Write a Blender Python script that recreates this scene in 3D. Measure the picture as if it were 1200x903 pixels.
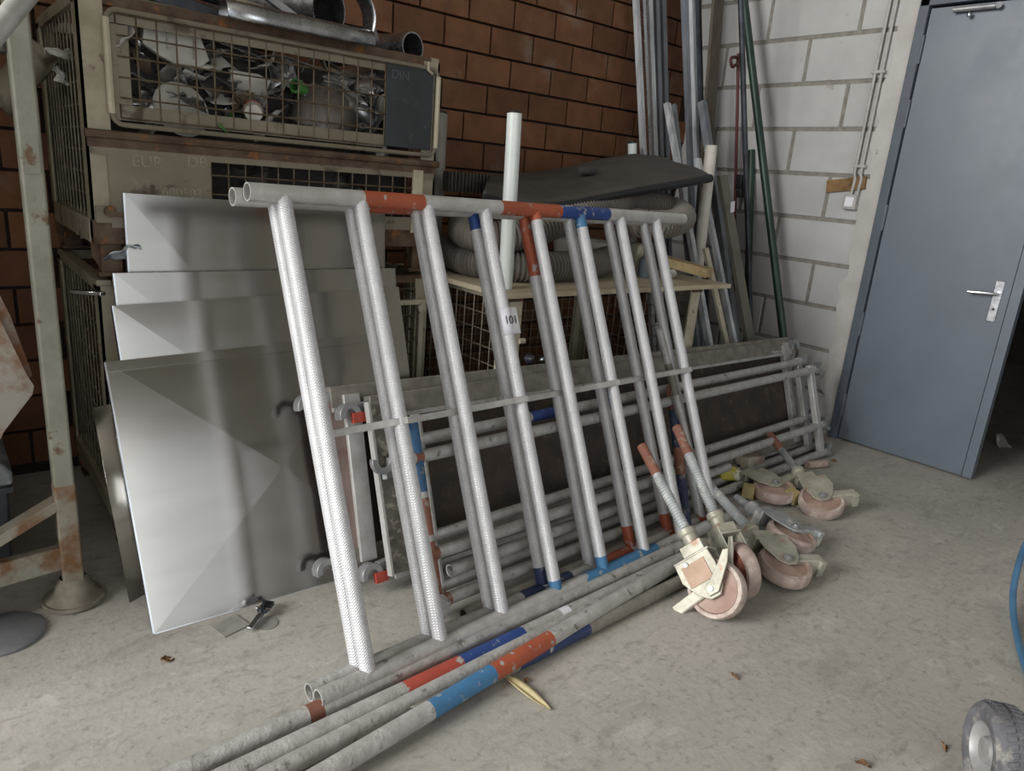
import bpy, math, random
from mathutils import Vector as V, Matrix, noise
for o in list(bpy.data.objects): bpy.data.objects.remove(o)
scene = bpy.context.scene
COL = scene.collection
random.seed(7)

# ------------------------------------------------------------------ camera
H = 1.37; F = 839.5573; CX, CY = 600.0, 451.5
yaw, pitch, roll = 0.69571339, 0.27915433, -0.08281297
fw = V((math.sin(yaw)*math.cos(pitch), math.cos(yaw)*math.cos(pitch), -math.sin(pitch)))
r0 = V((math.cos(yaw), -math.sin(yaw), 0)); d0 = fw.cross(r0)
rt = math.cos(roll)*r0 + math.sin(roll)*d0
dn = -math.sin(roll)*r0 + math.cos(roll)*d0
cd = bpy.data.cameras.new('camera'); cam = bpy.data.objects.new('camera', cd); COL.objects.link(cam)
cd.sensor_width = 36; cd.lens = F/1200*36; cd.clip_start = .05
cam.matrix_world = Matrix(((rt.x, -dn.x, -fw.x, 0), (rt.y, -dn.y, -fw.y, 0), (rt.z, -dn.z, -fw.z, H), (0, 0, 0, 1)))
scene.camera = cam

# ------------------------------------------------------------------ world, daylight, exposure
w = bpy.data.worlds.new('overcast'); scene.world = w; w.use_nodes = True
bg = w.node_tree.nodes['Background']; bg.inputs[0].default_value = (.92, .96, 1, 1); bg.inputs[1].default_value = 1.15
def area(name, loc, target, sx, sy, power, col):
    l = bpy.data.lights.new(name, 'AREA'); l.shape = 'RECTANGLE'; l.size = sx; l.size_y = sy; l.energy = power; l.color = col
    o = bpy.data.objects.new(name, l); COL.objects.link(o); o.location = loc
    o.rotation_euler = (V(target)-V(loc)).to_track_quat('-Z', 'Y').to_euler()
    return o
area('gate_daylight', (-6.4, 2.3, 3.6), (1.8, 1.35, .1), 3.6, 3.4, 820, (1, .99, .97))
area('front_fill_light', (-.8, -5.6, 2.4), (1.2, 2.0, .6), 4.4, 3.6, 75, (.97, .99, 1))  # frontal fill, added out of view behind the camera
vs = scene.view_settings
vs.view_transform = 'Standard'; vs.look = 'None'; vs.gamma = 1; vs.use_curve_mapping = False; vs.exposure = .1

# ------------------------------------------------------------------ a pixel of the photograph as a point at a known depth or height
def ray(x, y): return (x-CX)/F*rt + (y-CY)/F*dn + fw
def atz(x, y, z=0.0):
    d = ray(x, y); return V((0, 0, H)) + d*((z-H)/d.z)
def atx(x, y, X):
    d = ray(x, y); return V((0, 0, H)) + d*(X/d.x)
def aty(x, y, Y):
    d = ray(x, y); return V((0, 0, H)) + d*(Y/d.y)
def atplane(x, y, p, n):
    d = ray(x, y); c = V((0, 0, H)); return c + d*((p-c).dot(n)/d.dot(n))

# ------------------------------------------------------------------ materials
MATS = {}
def mat(name, c1, c2=None, scale=8, rough=.6, metal=0, bump=0, bscale=40, lo=.35, hi=.65, rand=0, c3=None, scale3=2.5, lo3=.55, hi3=.62, stretch=None, coords='world', rvar=.12):
    if name in MATS: return MATS[name]
    m = bpy.data.materials.new(name); m.use_nodes = True; MATS[name] = m
    nt = m.node_tree; N = nt.nodes; L = nt.links; b = N['Principled BSDF']
    b.inputs['Roughness'].default_value = rough; b.inputs['Metallic'].default_value = metal
    if coords == 'world':
        g = N.new('ShaderNodeNewGeometry'); pos = g.outputs['Position']
    else:
        g = N.new('ShaderNodeTexCoord'); pos = g.outputs['Object']
    if stretch:
        mp = N.new('ShaderNodeMapping'); mp.inputs['Scale'].default_value = stretch; L.new(pos, mp.inputs[0]); pos = mp.outputs[0]
    def nz(sc, det=5):
        n = N.new('ShaderNodeTexNoise'); n.inputs['Scale'].default_value = sc; n.inputs['Detail'].default_value = det; n.inputs['Roughness'].default_value = .6
        L.new(pos, n.inputs['Vector']); return n.outputs['Fac']
    def ramp(fac, a, z):
        r = N.new('ShaderNodeMapRange'); r.inputs[1].default_value = a; r.inputs[2].default_value = z; L.new(fac, r.inputs[0]); return r.outputs[0]
    def mix(fac, A, B):
        x = N.new('ShaderNodeMix'); x.data_type = 'RGBA'; L.new(fac, x.inputs[0])
        for s, v in ((6, A), (7, B)):
            if isinstance(v, tuple): x.inputs[s].default_value = (*v[:3], 1)
            else: L.new(v, x.inputs[s])
        return x.outputs[2]
    col = c1
    if c2: col = mix(ramp(nz(scale), lo, hi), c1, c2)
    if c3: col = mix(ramp(nz(scale3, 8), lo3, hi3), col, c3)
    if rand:
        oi = N.new('ShaderNodeObjectInfo'); hs = N.new('ShaderNodeHueSaturation')
        r = N.new('ShaderNodeMapRange'); r.inputs[3].default_value = 1-rand; r.inputs[4].default_value = 1+rand; L.new(oi.outputs['Random'], r.inputs[0])
        L.new(r.outputs[0], hs.inputs['Value'])
        if isinstance(col, tuple): hs.inputs['Color'].default_value = (*col, 1)
        else: L.new(col, hs.inputs['Color'])
        col = hs.outputs[0]
    if isinstance(col, tuple): b.inputs['Base Color'].default_value = (*col, 1)
    else: L.new(col, b.inputs['Base Color'])
    if rvar:
        rr = N.new('ShaderNodeMapRange'); rr.inputs[3].default_value = max(.03, rough-rvar); rr.inputs[4].default_value = min(1, rough+rvar)
        L.new(nz(scale*2.3), rr.inputs[0]); L.new(rr.outputs[0], b.inputs['Roughness'])
    if bump:
        bp = N.new('ShaderNodeBump'); bp.inputs['Strength'].default_value = bump; bp.inputs['Distance'].default_value = .01
        L.new(nz(bscale, 6), bp.inputs['Height']); L.new(bp.outputs[0], b.inputs['Normal'])
    return m
def s(h):   # sRGB hex to linear
    c = [int(h[i:i+2], 16)/255 for i in (0, 2, 4)]
    return tuple(x/12.92 if x <= .04045 else ((x+.055)/1.055)**2.4 for x in c)

# floor: dusty poured concrete with darker scuffed streaks
def floor_mat():
    m = bpy.data.materials.new('concrete_floor'); m.use_nodes = True; nt = m.node_tree; N = nt.nodes; L = nt.links; b = N['Principled BSDF']
    g = N.new('ShaderNodeNewGeometry'); mp = N.new('ShaderNodeMapping'); mp.inputs['Rotation'].default_value = (0, 0, .5); mp.inputs['Scale'].default_value = (1, 2.2, 1)
    L.new(g.outputs['Position'], mp.inputs[0])
    def nz(sc, det, v, dist=0):
        n = N.new('ShaderNodeTexNoise'); n.inputs['Scale'].default_value = sc; n.inputs['Detail'].default_value = det; n.inputs['Roughness'].default_value = .65; n.inputs['Distortion'].default_value = dist
        L.new(v, n.inputs['Vector']); return n.outputs['Fac']
    def rng(f, a, z, lo=0, hi=1):
        r = N.new('ShaderNodeMapRange'); r.inputs[1].default_value = a; r.inputs[2].default_value = z; r.inputs[3].default_value = lo; r.inputs[4].default_value = hi; L.new(f, r.inputs[0]); return r.outputs[0]
    def mix(f, A, B):
        x = N.new('ShaderNodeMix'); x.data_type = 'RGBA'; L.new(f, x.inputs[0])
        for k, v in ((6, A), (7, B)):
            if isinstance(v, tuple): x.inputs[k].default_value = (*v, 1)
            else: L.new(v, x.inputs[k])
        return x.outputs[2]
    P = g.outputs['Position']; Q = mp.outputs[0]
    c = mix(rng(nz(1.3, 6, P), .35, .65), s('a3a09a'), s('b3aea6'))
    c = mix(rng(nz(3.2, 9, Q, .6), .55, .7, 0, .65), c, s('85827c'))
    c = mix(rng(nz(1.7, 8, Q, 1.2), .56, .66, 0, .5), c, s('c6c2ba'))
    c = mix(rng(nz(9, 10, Q, 1.5), .55, .68, 0, .6), c, s('7b7872'))
    c = mix(rng(nz(5.5, 10, Q, .8), .58, .70, 0, .55), c, s('c9c6bf'))
    c = mix(rng(nz(38, 6, P), .55, .70, 0, .6), c, s('6d6a63'))
    c = mix(rng(nz(120, 3, P), .3, .7, 0, .4), c, s('9a968e'))
    c = mix(rng(nz(17, 7, P), .67, .73, 0, .7), c, s('5e5a54'))
    L.new(c, b.inputs['Base Color']); b.inputs['Roughness'].default_value = .82
    bp = N.new('ShaderNodeBump'); bp.inputs['Strength'].default_value = .35; bp.inputs['Distance'].default_value = .008
    L.new(nz(24, 9, P), bp.inputs['Height']); L.new(bp.outputs[0], b.inputs['Normal'])
    return m
FLOOR = floor_mat()
BRICK = mat('orange_brick', s('6f4a31'), s('5d3d28'), 9, .85, bump=.25, bscale=60, rand=.22, c3=s('77675a'), scale3=3.2, lo3=.58, hi3=.75)
BRICK_DK = mat('broken_brick', s('5c3a26'), s('3e2c20'), 25, .9, bump=.3)
MORTAR_DK = mat('dark_mortar', s('35291f'), s('241c16'), 12, .95, bump=.3)
BLOCK = mat('white_painted_block', s('b7b6b4'), s('a9a8a6'), 3, .8, bump=.18, bscale=45, rand=.04, c3=s('9a948c'), scale3=9, lo3=.66, hi3=.76)
MORTAR = mat('grey_mortar', s('8f8b84'), s('7b766e'), 25, .95, bump=.5, bscale=70)
PLASTER = mat('plaster_band', s('bab8b4'), s('adaaa5'), 5, .85, bump=.25, bscale=50, c3=s('8a8075'), scale3=14, lo3=.68, hi3=.74)
HALL = mat('hall_wall', s('a39d92'), s('928d83'), 2, .9)
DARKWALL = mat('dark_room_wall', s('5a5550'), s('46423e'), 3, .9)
DOORM = mat('blue_grey_door_paint', s('636c77'), s('5c656f'), 2.5, .42, bump=.04, bscale=30, c3=s('5d6570'), scale3=7, lo3=.66, hi3=.74)
DOORF = mat('door_frame_paint', s('565e69'), s('4d545e'), 6, .45)
ALU = mat('aluminium_tube', s('c9c9c6'), s('b3b2ae'), 14, .45, .35, bump=.12, bscale=90)
ALU_DIRTY = mat('cement_stained_tube', s('bab9b6'), s('a19f9b'), 20, .55, .2, bump=.4, bscale=70, c3=s('77746e'), scale3=30, lo3=.6, hi3=.68)
ALU_DARK = mat('dusty_dark_tube', s('8f8a81'), s('746f67'), 16, .65, .2, bump=.3, bscale=70, c3=s('918c83'), scale3=9, lo3=.54, hi3=.66)
def chipped(name, paint, sc=26, lo=.6, hi=.66): return mat(name, s(paint), tuple(x*.82 for x in s(paint)), 10, .5, .1, bump=.2, bscale=80, c3=s('a9aaa9'), scale3=sc, lo3=lo, hi3=hi)
ORANGE = chipped('orange_paint', 'ad5a3e'); RED = chipped('red_paint', 'b45142'); BLUE = chipped('blue_paint', '2f4b8c'); LBLUE = chipped('light_blue_paint', '4a80ac'); NAVY = chipped('navy_paint', '323f68')
WORN_BLUE = mat('worn_blue', s('39628a'), s('2e5274'), 18, .65, c3=s('8d8a86'), scale3=24, lo3=.58, hi3=.66)
CLIPRED = mat('clip_red', s('b5493a'), s('9c3f34'), 20, .5, c3=s('c9c2ba'), scale3=30, lo3=.6, hi3=.66)
NAVY_DK = mat('worn_navy', s('38405c'), s('2c3349'), 18, .7, c3=s('7d7a75'), scale3=24, lo3=.58, hi3=.66)
RUST_ORANGE = mat('worn_orange', s('8a5a48'), s('7a5346'), 22, .75, .05, c3=s('9a8f85'), scale3=20, lo3=.55, hi3=.65)
def sheet_mat():
    m = mat('galvanised_sheet', s('a4a29d'), s('9b9994'), 1.2, .18, 1, rvar=.05, stretch=(1, 1, 5))
    return m
SHEET = sheet_mat()
SHEET_EDGE = mat('sheet_edge', s('cfd2d6'), s('b9bcc2'), 9, .25, 1)
STEEL = mat('bright_steel', s('b9bbbe'), s('8f9296'), 12, .28, .95, bump=.05)
STEEL_DULL = mat('dull_steel', s('a9aaaa'), s('87898a'), 15, .45, .5, bump=.1)
STEEL_DARK = mat('dark_steel', s('4a4e54'), s('33363b'), 10, .4, .6)
GALV = mat('galvanised_stud', s('d6d9dd'), s('a5a9ae'), 18, .4, .3, bump=.08, stretch=(1, 1, .15))
GALV2 = mat('galvanised_stud_grey', s('8a8f96'), s('6c7178'), 12, .45, .35, stretch=(1, 1, .2))
CREAM = mat('cream_steel_paint', s('a8a08c'), s('8f8875'), 9, .6, .1, bump=.12, bscale=50, c3=s('5d4636'), scale3=13, lo3=.6, hi3=.68)
CREAM_LT = mat('light_cream_paint', s('c7c0ac'), s('aea68f'), 9, .55, .1, bump=.1, c3=s('6b5240'), scale3=16, lo3=.63, hi3=.7)
KHAKI = mat('khaki_plate', s('857d6c'), s('766e5e'), 7, .6, .15, bump=.15, c3=s('4e4335'), scale3=10, lo3=.57, hi3=.66)
RUSTY = mat('rusty_rail', s('6b5a49'), s('4d3a2c'), 14, .75, .2, bump=.3, c3=s('8c5a35'), scale3=18, lo3=.58, hi3=.66)
WIRE = mat('wire_brown', s('7d7160'), s('5c4b3b'), 20, .6, .4)
WIRE_LT = mat('wire_light', s('a19a8b'), s('7d7466'), 20, .55, .4)
RACK = mat('rack_paint', s('979689'), s('838174'), 10, .65, .1, bump=.2, c3=s('6a5340'), scale3=9, lo3=.6, hi3=.64)
RACK_LO = mat('rack_paint_rusty', s('979689'), s('857a6b'), 10, .7, .1, bump=.3, c3=s('76563a'), scale3=11, lo3=.45, hi3=.6)
RACK_DK = mat('rack_grey_green', s('4b4b45'), s('3d3c37'), 10, .7, .1)
PLY = mat('dark_plywood', s('4a3f37'), s('38302a'), 9, .75, bump=.2, bscale=60, c3=s('5e5245'), scale3=22, lo3=.58, hi3=.68)
PLY_EDGE = mat('faded_plywood', s('8d7a75'), s('7d6b66'), 9, .75, c3=s('6b4c48'), scale3=8, lo3=.6, hi3=.7)
PVC = mat('white_pvc', s('dfe6e2'), s('d3dad6'), 5, .35)
PVC_GREY = mat('grey_pvc', s('8e8a83'), s('7d7972'), 8, .5)
PVC_DIRTY = mat('dirty_pvc', s('d5d1c9'), s('a79f93'), 4, .45, lo=.4, hi=.7)
HOSE = mat('ribbed_hose', s('7b746c'), s('5d5752'), 5, .5)
HOSE_DK = mat('ribbed_hose_dark', s('6a6560'), s('55514d'), 6, .55)
HOODM = mat('dark_plastic_hood', s('4d4b45'), s('413f3a'), 8, .7, bump=.1)
BLACK = mat('black_rubber', s('26272a'), s('1b1c1f'), 10, .6)
WOODP = mat('pale_board', s('c9bfa8'), s('b7ab91'), 6, .6, stretch=(1, 8, 8))
WOODE = mat('pale_wood', s('b39f77'), s('9c8760'), 8, .7, stretch=(2, 10, 10))
WOODG = mat('grey_wood', s('5f574d'), s('4b443c'), 14, .85, bump=.2, stretch=(4, 4, .5))
TIMBER = mat('brown_timber', s('8b6d45'), s('6b5133'), 12, .8, bump=.2, c3=s('3f3023'), scale3=12, lo3=.6, hi3=.7)
GREENP = mat('dark_green_pole', s('2c4238'), s('22342c'), 9, .4, .2)
REDROD = mat('rusty_red_rod', s('5e2b27'), s('4a2320'), 12, .6, .2, c3=s('a59a92'), scale3=40, lo3=.66, hi3=.7)
PINK = mat('pink_tread', s('b5a59c'), s('9d8880'), 14, .7, bump=.2, bscale=70, c3=s('d0c3b8'), scale3=12, lo3=.5, hi3=.64)
PINKHUB = mat('pink_hub', s('ab9488'), s('967b70'), 10, .7, bump=.2, c3=s('c4b0a2'), scale3=9, lo3=.52, hi3=.66)
REDHUB = mat('red_hub', s('96604f'), s('824d40'), 12, .65, bump=.2, c3=s('b48c80'), scale3=9, lo3=.56, hi3=.68)
ZINC = mat('cream_zinc', s('b9b6a8'), s('9c998a'), 14, .5, .3, bump=.2, bscale=60, c3=s('a58a76'), scale3=16, lo3=.58, hi3=.68)
ZINC_BL = mat('blue_zinc', s('b6babb'), s('9b9fa0'), 12, .5, .15, bump=.15, c3=s('d7d8cf'), scale3=14, lo3=.55, hi3=.65)
YELLOW = mat('yellow_paint', s('b9ab35'), s('9b8f3c'), 14, .6, c3=s('c9c6b6'), scale3=20, lo3=.52, hi3=.62)
PAD = mat('mustard_pad', s('b3a577'), s('98895c'), 12, .7, bump=.2)
TYRE = mat('tyre_rubber', s('6d6d72'), s('565659'), 16, .75, bump=.2, c3=s('9a968f'), scale3=18, lo3=.54, hi3=.66)
RIM = mat('grey_rim', s('a9a9a7'), s('8f8f8d'), 14, .5, .3)
CHROME = mat('chrome', s('e0e2e6'), s('c9ccd1'), 4, .12, 1)
HOSEBLUE = mat('blue_hose', s('4f7b9c'), s('42698a'), 8, .45)
PAPER = mat('white_paper', s('e4e4ea'), s('dcdce4'), 9, .7)
INK = mat('black_ink', s('2a2a2e'), None, 5, .6, rvar=0)
BOARDBLK = mat('black_board', s('33373b'), s('2b2e31'), 8, .6, c3=s('4e5255'), scale3=20, lo3=.62, hi3=.72)
SCRAP = [mat('scrap_bright', s('c2c3c4'), s('8d8e90'), 7, .3, .9), mat('scrap_grey', s('8e8b86'), s('6b6863'), 9, .45, .6), mat('scrap_dark', s('4a4642'), s('37332f'), 9, .6, .3), mat('scrap_white', s('c6c3bd'), s('aaa69f'), 6, .5, .1), mat('scrap_brown', s('71604f'), s('594a3c'), 9, .7, .1)]
BAG = mat('grey_bag', s('6d655e'), s('5a534d'), 12, .35, .0, bump=.4, bscale=25)
GREENB = mat('green_plastic', s('4f8a45'), s('3b6e36'), 8, .4)
ORANGEB = mat('orange_plastic', s('cf5b3a'), s('b04a30'), 8, .4)
ORRUST = mat('orange_blotched_panel', s('9c7052'), s('8a5f47'), 7, .8, bump=.3, c3=s('b5afa4'), scale3=7, lo3=.44, hi3=.58)
CRATE = mat('dark_grey_plastic', s('4a4c51'), s('3d3f44'), 8, .55, c3=s('83868b'), scale3=6, lo3=.56, hi3=.7)
CRATELID = mat('dusty_crate_lid', s('8f9294'), s('6d7073'), 6, .6, c3=s('c3c4c4'), scale3=8, lo3=.52, hi3=.66)
PALESTEEL = mat('pale_dusty_steel', s('aaa8a3'), s('97958f'), 20, .5, .3)
LEAF = mat('dry_leaf', s('cfc49a'), s('b8aa7c'), 30, .7)
BROWNBIT = mat('brown_debris', s('7a5a3a'), s('5d432b'), 30, .8)
SWITCH = mat('switch_grey', s('aeaca8'), s('9c9a96'), 20, .5)

# ------------------------------------------------------------------ mesh helpers
class MB:
    def __init__(s): s.v = []; s.f = []; s.m = []
    def add(s, vs, fs, mi=0):
        o = len(s.v); s.v += [V(v) for v in vs]; s.f += [tuple(i+o for i in f) for f in fs]; s.m += [mi]*len(fs); return s
    def box(s, c, d, mi=0, R=None):
        c = V(c); vs = []
        for k in range(8):
            p = V(((k & 1)-.5, ((k >> 1) & 1)-.5, ((k >> 2) & 1)-.5)); p = V((p.x*d[0], p.y*d[1], p.z*d[2]))
            vs.append(c + (R @ p if R else p))
        return s.add(vs, [(0, 2, 3, 1), (4, 5, 7, 6), (0, 1, 5, 4), (2, 6, 7, 3), (0, 4, 6, 2), (1, 3, 7, 5)], mi)
    def bar(s, a, b, w, h, up=(0, 0, 1), mi=0):
        a = V(a); b = V(b); z = (b-a); L = z.length; z.normalize(); up = V(up); x = up.cross(z)
        if x.length < 1e-4: x = V((1, 0, 0)).cross(z)
        x.normalize(); y = z.cross(x)
        R = Matrix((x, y, z)).transposed()
        return s.box((a+b)/2, (w, h, L), mi, R)
    def tube(s, pts, r, n=10, mi=0, caps=True, hollow=0, mats=None, closed=False):
        pts = [V(p) for p in pts]; k = len(pts); rs = r if isinstance(r, (list, tuple)) else [r]*k
        t0 = (pts[1]-pts[0]).normalized(); a = V((0, 0, 1)) if abs(t0.z) < .9 else V((1, 0, 0)); x = a.cross(t0).normalized()
        rings = []; o = len(s.v)
        for i in range(k):
            if closed: t = (pts[(i+1) % k]-pts[i-1]).normalized()
            else: t = (pts[min(i+1, k-1)]-pts[max(i-1, 0)]).normalized()
            x = (x - t*x.dot(t)).normalized(); y = t.cross(x)
            s.v += [pts[i]+(x*math.cos(2*math.pi*j/n)+y*math.sin(2*math.pi*j/n))*rs[i] for j in range(n)]
            rings.append((x.copy(), y.copy(), t.copy()))
        for i in range(k if closed else k-1):
            for j in range(n):
                i2 = (i+1) % k
                s.f.append((o+i*n+j, o+i*n+(j+1) % n, o+i2*n+(j+1) % n, o+i2*n+j)); s.m.append(mats[i] if mats else mi)
        if closed: return s
        if hollow:
            for e in (0, k-1):
                x, y, t = rings[e]; sg = 1 if e == 0 else -1; ri = rs[e]-hollow; q = len(s.v)
                for dd in (0, .12*sg):
                    s.v += [pts[e]+t*dd+(x*math.cos(2*math.pi*j/n)+y*math.sin(2*math.pi*j/n))*ri for j in range(n)]
                em = (mats[0] if e == 0 else mats[-1]) if mats else mi
                for j in range(n):
                    j2 = (j+1) % n
                    A = (o+e*n+j, q+j, q+j2, o+e*n+j2); B = (q+j, q+n+j, q+n+j2, q+j2)
                    s.f += [A if e == 0 else A[::-1], B if e == 0 else B[::-1]]; s.m += [em, em]
        elif caps:
            s.f.append(tuple(o+j for j in range(n))[::-1]); s.f.append(tuple(o+(k-1)*n+j for j in range(n))); s.m += [mats[0] if mats else mi, mats[-1] if mats else mi]
        return s
    def lathe(s, prof, c=(0, 0, 0), axis=(0, 0, 1), n=20, mi=0, mats=None):
        z = V(axis).normalized(); a = V((1, 0, 0)) if abs(z.x) < .9 else V((0, 1, 0)); x = a.cross(z).normalized(); y = z.cross(x); c = V(c); o = len(s.v)
        for r, h in prof: s.v += [c+z*h+(x*math.cos(2*math.pi*j/n)+y*math.sin(2*math.pi*j/n))*r for j in range(n)]
        for i in range(len(prof)-1):
            for j in range(n):
                s.f.append((o+i*n+j, o+i*n+(j+1) % n, o+(i+1)*n+(j+1) % n, o+(i+1)*n+j)); s.m.append(mats[i] if mats else mi)
        return s
    def prism(s, poly, org, ex, ey, ez, d, mi=0):
        org, ex, ey, ez = V(org), V(ex), V(ey), V(ez); n = len(poly)
        vs = [org+ex*p[0]+ey*p[1] for p in poly] + [org+ex*p[0]+ey*p[1]+ez*d for p in poly]
        fs = [tuple(range(n))[::-1], tuple(range(n, 2*n))] + [(i, (i+1) % n, n+(i+1) % n, n+i) for i in range(n)]
        return s.add(vs, fs, mi)
    def grid(s, fn, nu, nv, mi=0):
        vs = [fn(i/nu, j/nv) for j in range(nv+1) for i in range(nu+1)]
        return s.add(vs, [(j*(nu+1)+i, j*(nu+1)+i+1, (j+1)*(nu+1)+i+1, (j+1)*(nu+1)+i) for j in range(nv) for i in range(nu)], mi)
    def mesh(s, name, mats, inv=None, ang=38):
        me = bpy.data.meshes.new(name)
        me.from_pydata([(inv @ v) if inv else v for v in s.v], [], s.f)
        for m in (mats if isinstance(mats, (list, tuple)) else [mats]): me.materials.append(m)
        me.polygons.foreach_set('material_index', s.m)
        me.polygons.foreach_set('use_smooth', [True]*len(s.f)); me.update()
        me.set_sharp_from_angle(angle=math.radians(ang)); me.validate()
        return me
FR = {}
def tag(o, label=None, cat=None, group=None, kind=None):
    if label: o['label'] = label
    if cat: o['category'] = cat
    if group: o['group'] = group
    if kind: o['kind'] = kind
    return o
def link(name, data, parent=None, M=None):
    o = bpy.data.objects.new(name, data); COL.objects.link(o)
    if parent: o.parent = parent
    if M: o.matrix_local = M
    return o
def thing(name, label, cat, base=(0, 0, 0), group=None, M=None):
    M = M or Matrix.Translation(V(base))
    o = link(name, None, None, M); o.empty_display_size = .1; FR[o.name] = M.inverted(); return tag(o, label, cat, group)
def part(name, mb, mats, parent, local=False, label=None, kind=None, solid=0, bevel=0):
    inv = None if local else FR[parent.name]
    o = link(name, mb.mesh(name, mats, inv), parent); FR[o.name] = FR[parent.name]
    if label: o['label'] = label
    if kind: o['kind'] = kind
    finish(o, solid, bevel); return o
def finish(o, solid, bevel):
    if solid:
        m = o.modifiers.new('thickness', 'SOLIDIFY'); m.thickness = solid; m.offset = 0
    if bevel:
        m = o.modifiers.new('bevel', 'BEVEL'); m.width = bevel; m.segments = 2; m.limit_method = 'ANGLE'; m.angle_limit = .7
def single(name, mb, mats, label, cat, group=None, kind=None, solid=0, bevel=0):
    xs = [v.x for v in mb.v]; ys = [v.y for v in mb.v]; zs = [v.z for v in mb.v]
    M = Matrix.Translation(((min(xs)+max(xs))/2, (min(ys)+max(ys))/2, min(zs)))
    o = link(name, mb.mesh(name, mats, M.inverted()), None, M); FR[o.name] = M.inverted(); tag(o, label, cat, group, kind); finish(o, solid, bevel); return o
def frame_M(org, ex, ey, ez): return Matrix(((ex[0], ey[0], ez[0], org[0]), (ex[1], ey[1], ez[1], org[1]), (ex[2], ey[2], ez[2], org[2]), (0, 0, 0, 1)))
def text(name, body, size, M, m, parent, depth=.0015, align='CENTER'):
    c = bpy.data.curves.new(name, 'FONT'); c.body = body; c.size = size; c.extrude = depth; c.align_x = align; c.align_y = 'CENTER'; c.materials.append(m)
    o = bpy.data.objects.new(name, c); COL.objects.link(o); bpy.context.view_layer.update()
    me = bpy.data.meshes.new_from_object(o.evaluated_get(bpy.context.evaluated_depsgraph_get())); bpy.data.objects.remove(o)
    return link(name, me, parent, FR[parent.name] @ M if parent else M)

# ------------------------------------------------------------------ the setting
YB = 3.43; XW = 4.24
single('floor', MB().box((1.5, .5, -.1), (17, 13, .2)), FLOOR, 'dusty grey poured concrete floor with scuffs', 'floor', kind='structure')
wb = single('wall_back', MB().box((.25, YB+.13, 2.7), (8.4, .22, 5.6)), MORTAR_DK, 'orange brick back wall with dark mortar joints', 'wall', kind='structure')
BW, BH, J = .3, .15, .013
def brick_mesh(x0, x1, h):
    return MB().box(((x0+x1)/2, 0, 0), (x1-x0, .03, h)).mesh('brick', BRICK)
bm_full = brick_mesh(-BW/2+J/2, BW/2-J/2, BH-J)
inv = FR[wb.name]
for k in range(-1, 17):
    z = .053+BH*(k+.5); off = .104 if (k % 2 == 1) else -.046
    for i in range(-4, 14):
        x = off+BW*(i+.5)
        if x < -.75 or x-BW/2 > XW-.02 or z < 0: continue
        if x+BW/2 > XW:
            part('brick', MB().box(((x-BW/2+J/2+XW)/2, YB, z), (XW-(x-BW/2+J/2), .03, BH-J)), BRICK, wb); continue
        if k == 12 and abs(x-2.254) < .03:      # the damaged brick with its inner ribs showing
            br = part('brick', MB().box((x-.1, YB-.0, z), (.075, .03, BH-J)).box((x+.09, YB, z), (.1, .03, BH-J)), BRICK, wb)
            br['label'] = 'broken brick with its dark inner ribs laid bare'
            rb = MB()
            for q in range(5): rb.box((x-.055+q*.022, YB+.004, z), (.009, .024, BH-J))
            part('rib', rb, BRICK_DK, br)
            continue
        o = link('brick', bm_full, wb, inv @ Matrix.Translation((x, YB+random.uniform(-.002, .002), z)))
# upper part of the wall runs on above the picture as plain masonry of the same brick
up = MB()
for k in range(17, 28):
    z = .053+BH*(k+.5); off = .104 if (k % 2 == 1) else -.046
    for i in range(-6, 14):
        x = off+BW*(i+.5)
        if x+BW/2 < XW and x > -1.8: up.box((x, YB, z), (BW-J, .03, BH-J))
part('upper_brickwork', up, BRICK, wb, kind='stuff')

# white block wall with the doorway
DY0, DY1, DZ = 1.973, .35, 2.46
wr = single('wall_right', MB().box((XW+.122, (YB+DY0)/2+.01, 2.1), (.24, YB-DY0+.02, 7.0)).box((XW+.14, (DY0+DY1)/2, (DZ+5.6)/2), (.24, DY0-DY1, 5.6-DZ)).box((XW+.14, (DY1-6)/2, 2.1), (.24, DY1+6, 7.0)),
            MORTAR, 'white painted block wall with grey mortar joints', 'wall', kind='structure')
CH, BL, JB = .2575, .585, .023
for k in range(0, 15):
    z0 = k*CH; ys = 2.292 if k % 2 else 2.58
    for i in range(-4, 4):
        a = ys+BL*i+JB/2; b_ = ys+BL*(i+1)-JB/2
        a = max(a, DY0 if z0 < DZ-.1 else -1); b_ = min(b_, YB)
        if b_-a < .03: continue
        o = part('block', MB().box((XW+.012, (a+b_)/2, z0+CH/2), (.034, b_-a, CH-JB)), BLOCK, wr, bevel=.004)
pl2 = MB()
N_ = 40
pts = [(0, 0)]+[(0.105+.05*noise.noise(V((3, .3, i*.9)))+.02*noise.noise(V((7, .3, i*2.7))), i/N_*DZ) for i in range(N_+1)]+[(0, DZ)]
pl2.prism(pts, (XW-.0085, DY0-.002, 0), (0, 1, 0), (0, 0, 1), (1, 0, 0), .02)
part('plaster_band', pl2, PLASTER, wr)
single('light_blocker', MB().box((-.72, 2.80, 1.3), (.1, 1.26, 2.6)), HALL, 'unseen wall added out of view at the left to darken the rack corner', 'wall', kind='structure')  # unseen blocker, added to keep light off the corner behind the rack
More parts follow.
